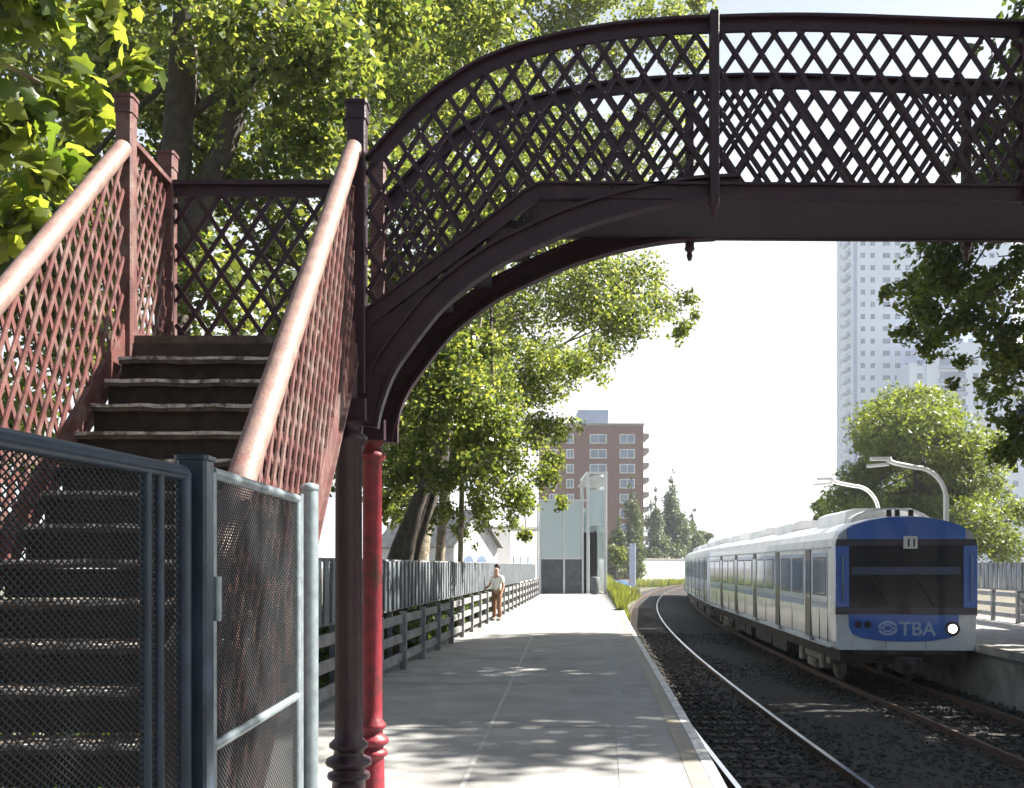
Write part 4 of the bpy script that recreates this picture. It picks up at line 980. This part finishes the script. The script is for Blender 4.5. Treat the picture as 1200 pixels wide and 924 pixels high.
# white wall, pillar and car by the bend
t = thing('white_wall', 'long white wall below the poplars at the bend of the track', 'wall', (XX(747, 150), 150, -1.4), math.radians(42), world=False)
hw = ZZ(656, 150) + 1.4
MB().box((0, 0, 0), (14, .4, hw)).build('wall_panel', 'white_render', t)
MB().box((-.1, -.1, hw + .003), (14.1, .5, hw + .2)).build('coping', 'conc_wall', t)
t = thing('white_pillar', 'upright white pillar sign left of the white wall', 'pillar', (XX(741, 120), 120, -1.4))
MB().bbox((XX(738, 120), 120, -1.4), (XX(745, 120), 120.4, ZZ(637, 120)), .03).build('pillar_panel', mat('pillar_paint', (.55, .60, .78), .6), t)
MB().bbox((XX(737.4, 120), 119.9, -1.4), (XX(745.6, 120), 120.5, -.9), .03).build('base', 'conc_wall', t)
def car():
    Yc = 105; x = XX(727, Yc); z = -1.4
    t = thing('parked_car', 'small blue car parked beyond the weeds beside the white pillar', 'car', (x, Yc, z), .2, world=False)
    def sec(pts, w): return pts
    b = MB()
    rows = [(-2.0, .35, .75, .75), (-1.9, .3, .85, .80), (-.9, .28, .98, .84), (-.5, .28, 1.0, .84), (.9, .28, 1.02, .84), (1.7, .3, 1.0, .82), (2.0, .38, .9, .76)]
    rings = []
    for y, z0, z1, w in rows: rings.append([(-w, y, z0), (w, y, z0), (w*1.0, y, (z0+z1)/2), (w*.93, y, z1), (-w*.93, y, z1), (-w, y, (z0+z1)/2)])
    vs = [p for r in rings for p in r]
    b.add(vs, [(6*i+j, 6*i+(j+1) % 6, 6*i+6+(j+1) % 6, 6*i+6+j) for i in range(6) for j in range(6)] + [tuple(range(6))[::-1], tuple(range(36, 42))], 0, True)
    b.build('body', 'car_blue', t)
    b = MB(); A = [(-.76, -.8, 1.0), (.76, -.8, 1.0), (.78, 1.6, 1.02), (-.78, 1.6, 1.02)]; B = [(-.62, -.15, 1.46), (.62, -.15, 1.46), (.62, 1.15, 1.46), (-.62, 1.15, 1.46)]
    b.add(A + B, [(0,1,5,4), (1,2,6,5), (2,3,7,6), (3,0,4,7)], 0); b.add(B, [(0,1,2,3)], 1); b.build('cabin', ['glass_side', 'car_blue'], t)
    for sx in (-1, 1):
        for yy in (-1.25, 1.25): MB().tube(((sx*.66, yy, .31), (sx*.86, yy, .31)), .31, 16, smooth=False).build('wheel', 'black', t)
        MB().box((sx*.55 - .14, -2.03, .62), (sx*.55 + .14, -1.97, .74)).build('headlight', 'lamp_white', t)
car()
# white house behind the fence, half hidden by leaves
Yh = 74
t = thing('white_house', 'white gabled house with arched windows half hidden behind the left fence', 'house', (XX(560, Yh), Yh, -1), .8)
xa, xb = XX(522, Yh), XX(592, Yh); ze, zr = ZZ(640, Yh), ZZ(600, Yh); xm = (xa + xb)/2
MB().prism([(xa, Yh, -1), (xb, Yh, -1), (xb, Yh, ze), (xm, Yh, zr), (xa, Yh, ze)], (0, 9, 0)).build('wall', 'white_render', t)
b = MB(); b.bar((xa - .3, Yh + 4.4, ze - .1), (xm, Yh + 4.4, zr + .13), 9.6, .14, (0, 0, 1)); b.bar((xb + .3, Yh + 4.4, ze - .1), (xm, Yh + 4.4, zr + .13), 9.6, .14, (0, 0, 1)); b.build('roof', 'conc_wall', t)
for px in (545, 566):
    x = XX(px, Yh); pts = [(x - .5, Yh - .03, .4), (x + .5, Yh - .03, .4), (x + .5, Yh - .03, 1.9)] + [(x + .5*math.cos(PI*i/8), Yh - .03, 1.9 + .5*math.sin(PI*i/8)) for i in range(1, 8)] + [(x - .5, Yh - .03, 1.9)]
    MB().prism(pts, (0, .028, 0)).build('window', 'tower_glass', t)
t = thing('white_annexe', 'low flat white building between the gabled house and the glass shelter', 'building', (XX(612, 80), 80, -1), .7)
MB().box((XX(594, 80), 80, -1), (XX(636, 80), 88, ZZ(620, 80))).build('wall', 'white_render', t)
MB().box((XX(593, 80), 79.9, ZZ(620, 80) + .003), (XX(637, 80), 88.1, ZZ(617, 80))).build('parapet', 'conc_wall', t)
for px in (602, 612, 624): MB().box((XX(px - 3, 80), 79.95, .8), (XX(px + 3, 80), 79.996, 2.4)).build('window', 'tower_blue', t)

# ------------------------------------------------------------------ person on the platform
def skin_mesh(name, pts, edges, radii, m, parent, sub=2):
    me = bpy.data.meshes.new(name); me.from_pydata(pts, edges, []); o = bpy.data.objects.new(name, me); COL.objects.link(o)
    md = o.modifiers.new('s', 'SKIN'); md.use_smooth_shade = True
    for i, r in enumerate(radii):
        sv = me.skin_vertices[0].data[i]; sv.radius = r if isinstance(r, tuple) else (r, r)
    me.skin_vertices[0].data[0].use_root = True
    sm = o.modifiers.new('d', 'SUBSURF'); sm.levels = sub; sm.render_levels = sub
    dg = bpy.context.evaluated_depsgraph_get(); dg.update()
    res = bpy.data.meshes.new_from_object(o.evaluated_get(dg)); bpy.data.objects.remove(o)
    res.materials.clear(); res.materials.append(M[m])
    for p in res.polygons: p.use_smooth = True
    q = bpy.data.objects.new(name, res); COL.objects.link(q)
    if parent: q.parent = parent
    return q
def person():
    Yp = 29.4; xp = XX(580, Yp) + .06
    t = thing('person', 'person in white shirt and brown trousers standing by the left fence on the platform', 'person', (xp, Yp, 0), math.radians(-35), world=False)
    # local frame: faces -Y, weight on one leg, one arm resting towards the fence
    pts = [(0,0,.90), (0,.01,1.05), (0,0,1.22), (0,-.01,1.33), (0,-.02,1.40), (0,-.03,1.52), (0,-.035,1.60),
           (.09,0,.84), (.10,-.03,.46), (.10,.02,.07), (.10,-.13,.03), (-.09,0,.84), (-.12,.02,.46), (-.15,.07,.07), (-.15,-.08,.03),
           (.17,0,1.30), (.23,.02,1.03), (.21,-.10,.80), (.205,-.13,.73), (-.17,0,1.30), (-.28,.02,1.06), (-.36,-.14,.93), (-.38,-.19,.90)]
    ed = [(0,1),(1,2),(2,3),(3,4),(4,5),(5,6),(0,7),(7,8),(8,9),(9,10),(0,11),(11,12),(12,13),(13,14),(3,15),(15,16),(16,17),(17,18),(3,19),(19,20),(20,21),(21,22)]
    rad = [(.13,.10),(.12,.09),(.14,.10),(.10,.08),.05,(.085,.10),(.075,.09),(.085,.085),.058,.042,.035,(.085,.085),.058,.042,.035,.052,.042,.033,.03,.052,.042,.033,.03]
    body = skin_mesh('body', pts, ed, rad, 'skin', t)
    sh = skin_mesh('shirt', [(0,0,.86),(0,.01,1.05),(0,0,1.22),(0,-.005,1.345),(.175,0,1.30),(.215,.015,1.12),(-.175,0,1.30),(-.25,.015,1.13)], [(0,1),(1,2),(2,3),(2,4),(4,5),(2,6),(6,7)],
                   [(.155,.125),(.14,.11),(.16,.12),(.075,.07),.07,.065,.07,.065], 'shirt', t)
    skin_mesh('trousers', [(0,0,.92),(.09,0,.82),(.10,-.03,.46),(.10,.02,.10),(-.09,0,.82),(-.12,.02,.46),(-.15,.07,.10)], [(0,1),(1,2),(2,3),(0,4),(4,5),(5,6)], [(.145,.115),(.10,.10),.075,.06,(.10,.10),.075,.06], 'trousers', t)
    skin_mesh('hair', [(0,-.055,1.645),(0,.0,1.645),(0,.04,1.59),(0,.05,1.52)], [(0,1),(1,2),(2,3)], [(.07,.06),(.095,.085),(.098,.085),(.07,.05)], 'hair', t)
    for x, y in ((.10, -.05), (-.15, .0)): skin_mesh('shoe', [(x, y + .08, .045), (x, y, .045), (x, y - .1, .035)], [(0,1),(1,2)], [.05,.05,.038], 'shoe', t, 1)
    # face: nose, eyes, ears
    b = MB(); b.add([(-.014,-.135,1.52),(.014,-.135,1.52),(0,-.128,1.565),(0,-.16,1.525)], [(0,1,3),(1,2,3),(2,0,3),(0,2,1)]); b.build('nose', 'skin', t)
person()

# ------------------------------------------------------------------ summer haze
hm = bpy.data.materials.new('haze_air'); hm.use_nodes = True
N = hm.node_tree.nodes; N.remove(N['Principled BSDF'])
pv = N.new('ShaderNodeVolumePrincipled'); pv.inputs['Color'].default_value = (.86, .90, .97, 1); pv.inputs['Density'].default_value = .00045; pv.inputs['Anisotropy'].default_value = .2
hm.node_tree.links.new(pv.outputs['Volume'], N['Material Output'].inputs['Volume'])
struct(MB().box((-1205, -155, -2.5), (1205, 1205, 118)).build('haze', hm), 'stuff')
# ------------------------------------------------------------------ light, sky, camera
AZ, EL = math.radians(77), math.radians(45)
sd = Vector((math.sin(AZ)*math.cos(EL), math.cos(AZ)*math.cos(EL), math.sin(EL)))
sl = bpy.data.lights.new('sun', 'SUN'); sl.energy = 5.0; sl.angle = math.radians(.5); sl.color = (1, .95, .86)
so = bpy.data.objects.new('sun', sl); COL.objects.link(so); so.rotation_euler = sd.to_track_quat('Z', 'Y').to_euler(); so.location = sd*60
w = bpy.data.worlds.new('World'); SC.world = w; w.use_nodes = True
N, L_ = w.node_tree.nodes, w.node_tree.links
sky = N.new('ShaderNodeTexSky'); sky.sky_type = 'NISHITA'; sky.sun_disc = False; sky.sun_elevation = EL; sky.sun_rotation = AZ; sky.air_density = 1.2; sky.dust_density = 2.0; sky.ozone_density = 1.
bg = N['Background']
# hazy white glare of the sky low down around the sun's side, as in humid summer air
tc = N.new('ShaderNodeTexCoord'); sep = N.new('ShaderNodeSeparateXYZ'); L_.new(tc.outputs['Generated'], sep.inputs['Vector'])
def mrange(src, a, b, c, d):
    m_ = N.new('ShaderNodeMapRange'); m_.interpolation_type = 'SMOOTHSTEP'; L_.new(src, m_.inputs['Value'])
    for k, v in zip(('From Min', 'From Max', 'To Min', 'To Max'), (a, b, c, d)): m_.inputs[k].default_value = v
    return m_.outputs['Result']
low = mrange(sep.outputs['Z'], .16, .68, 1, 0)
dp = N.new('ShaderNodeVectorMath'); dp.operation = 'DOT_PRODUCT'; L_.new(tc.outputs['Generated'], dp.inputs[0]); dp.inputs[1].default_value = (.5, .866, 0)
side = mrange(dp.outputs['Value'], .15, .8, 0, 1)
mu = N.new('ShaderNodeMath'); mu.operation = 'MULTIPLY'; L_.new(low, mu.inputs[0]); L_.new(side, mu.inputs[1])
hz = N.new('ShaderNodeMix'); hz.data_type = 'RGBA'; L_.new(mu.outputs['Value'], hz.inputs['Factor']); L_.new(sky.outputs['Color'], hz.inputs['A']); hz.inputs['B'].default_value = (8.3, 8.5, 8.7, 1)
L_.new(hz.outputs['Result'], bg.inputs['Color']); bg.inputs['Strength'].default_value = .036
cam = bpy.data.cameras.new('camera'); co = bpy.data.objects.new('camera', cam); COL.objects.link(co)
co.location = (0, 0, H); co.rotation_euler = (PI/2, 0, 0)
cam.sensor_fit = 'HORIZONTAL'; cam.sensor_width = 36; cam.lens = 36*F/1200; cam.shift_y = (HZ - 462)/1200; cam.clip_start = .05; cam.clip_end = 4000
SC.camera = co
for o in list(bpy.data.objects):
    if 'world_parts' in o: del o['world_parts']
SC.view_settings.view_transform = 'Standard'; SC.view_settings.look = 'None'; SC.view_settings.exposure = 2.1; SC.view_settings.gamma = 1; SC.view_settings.use_curve_mapping = False
SC.cycles.use_denoising = True
SC.cycles.max_bounces = 8; SC.cycles.transparent_max_bounces = 8
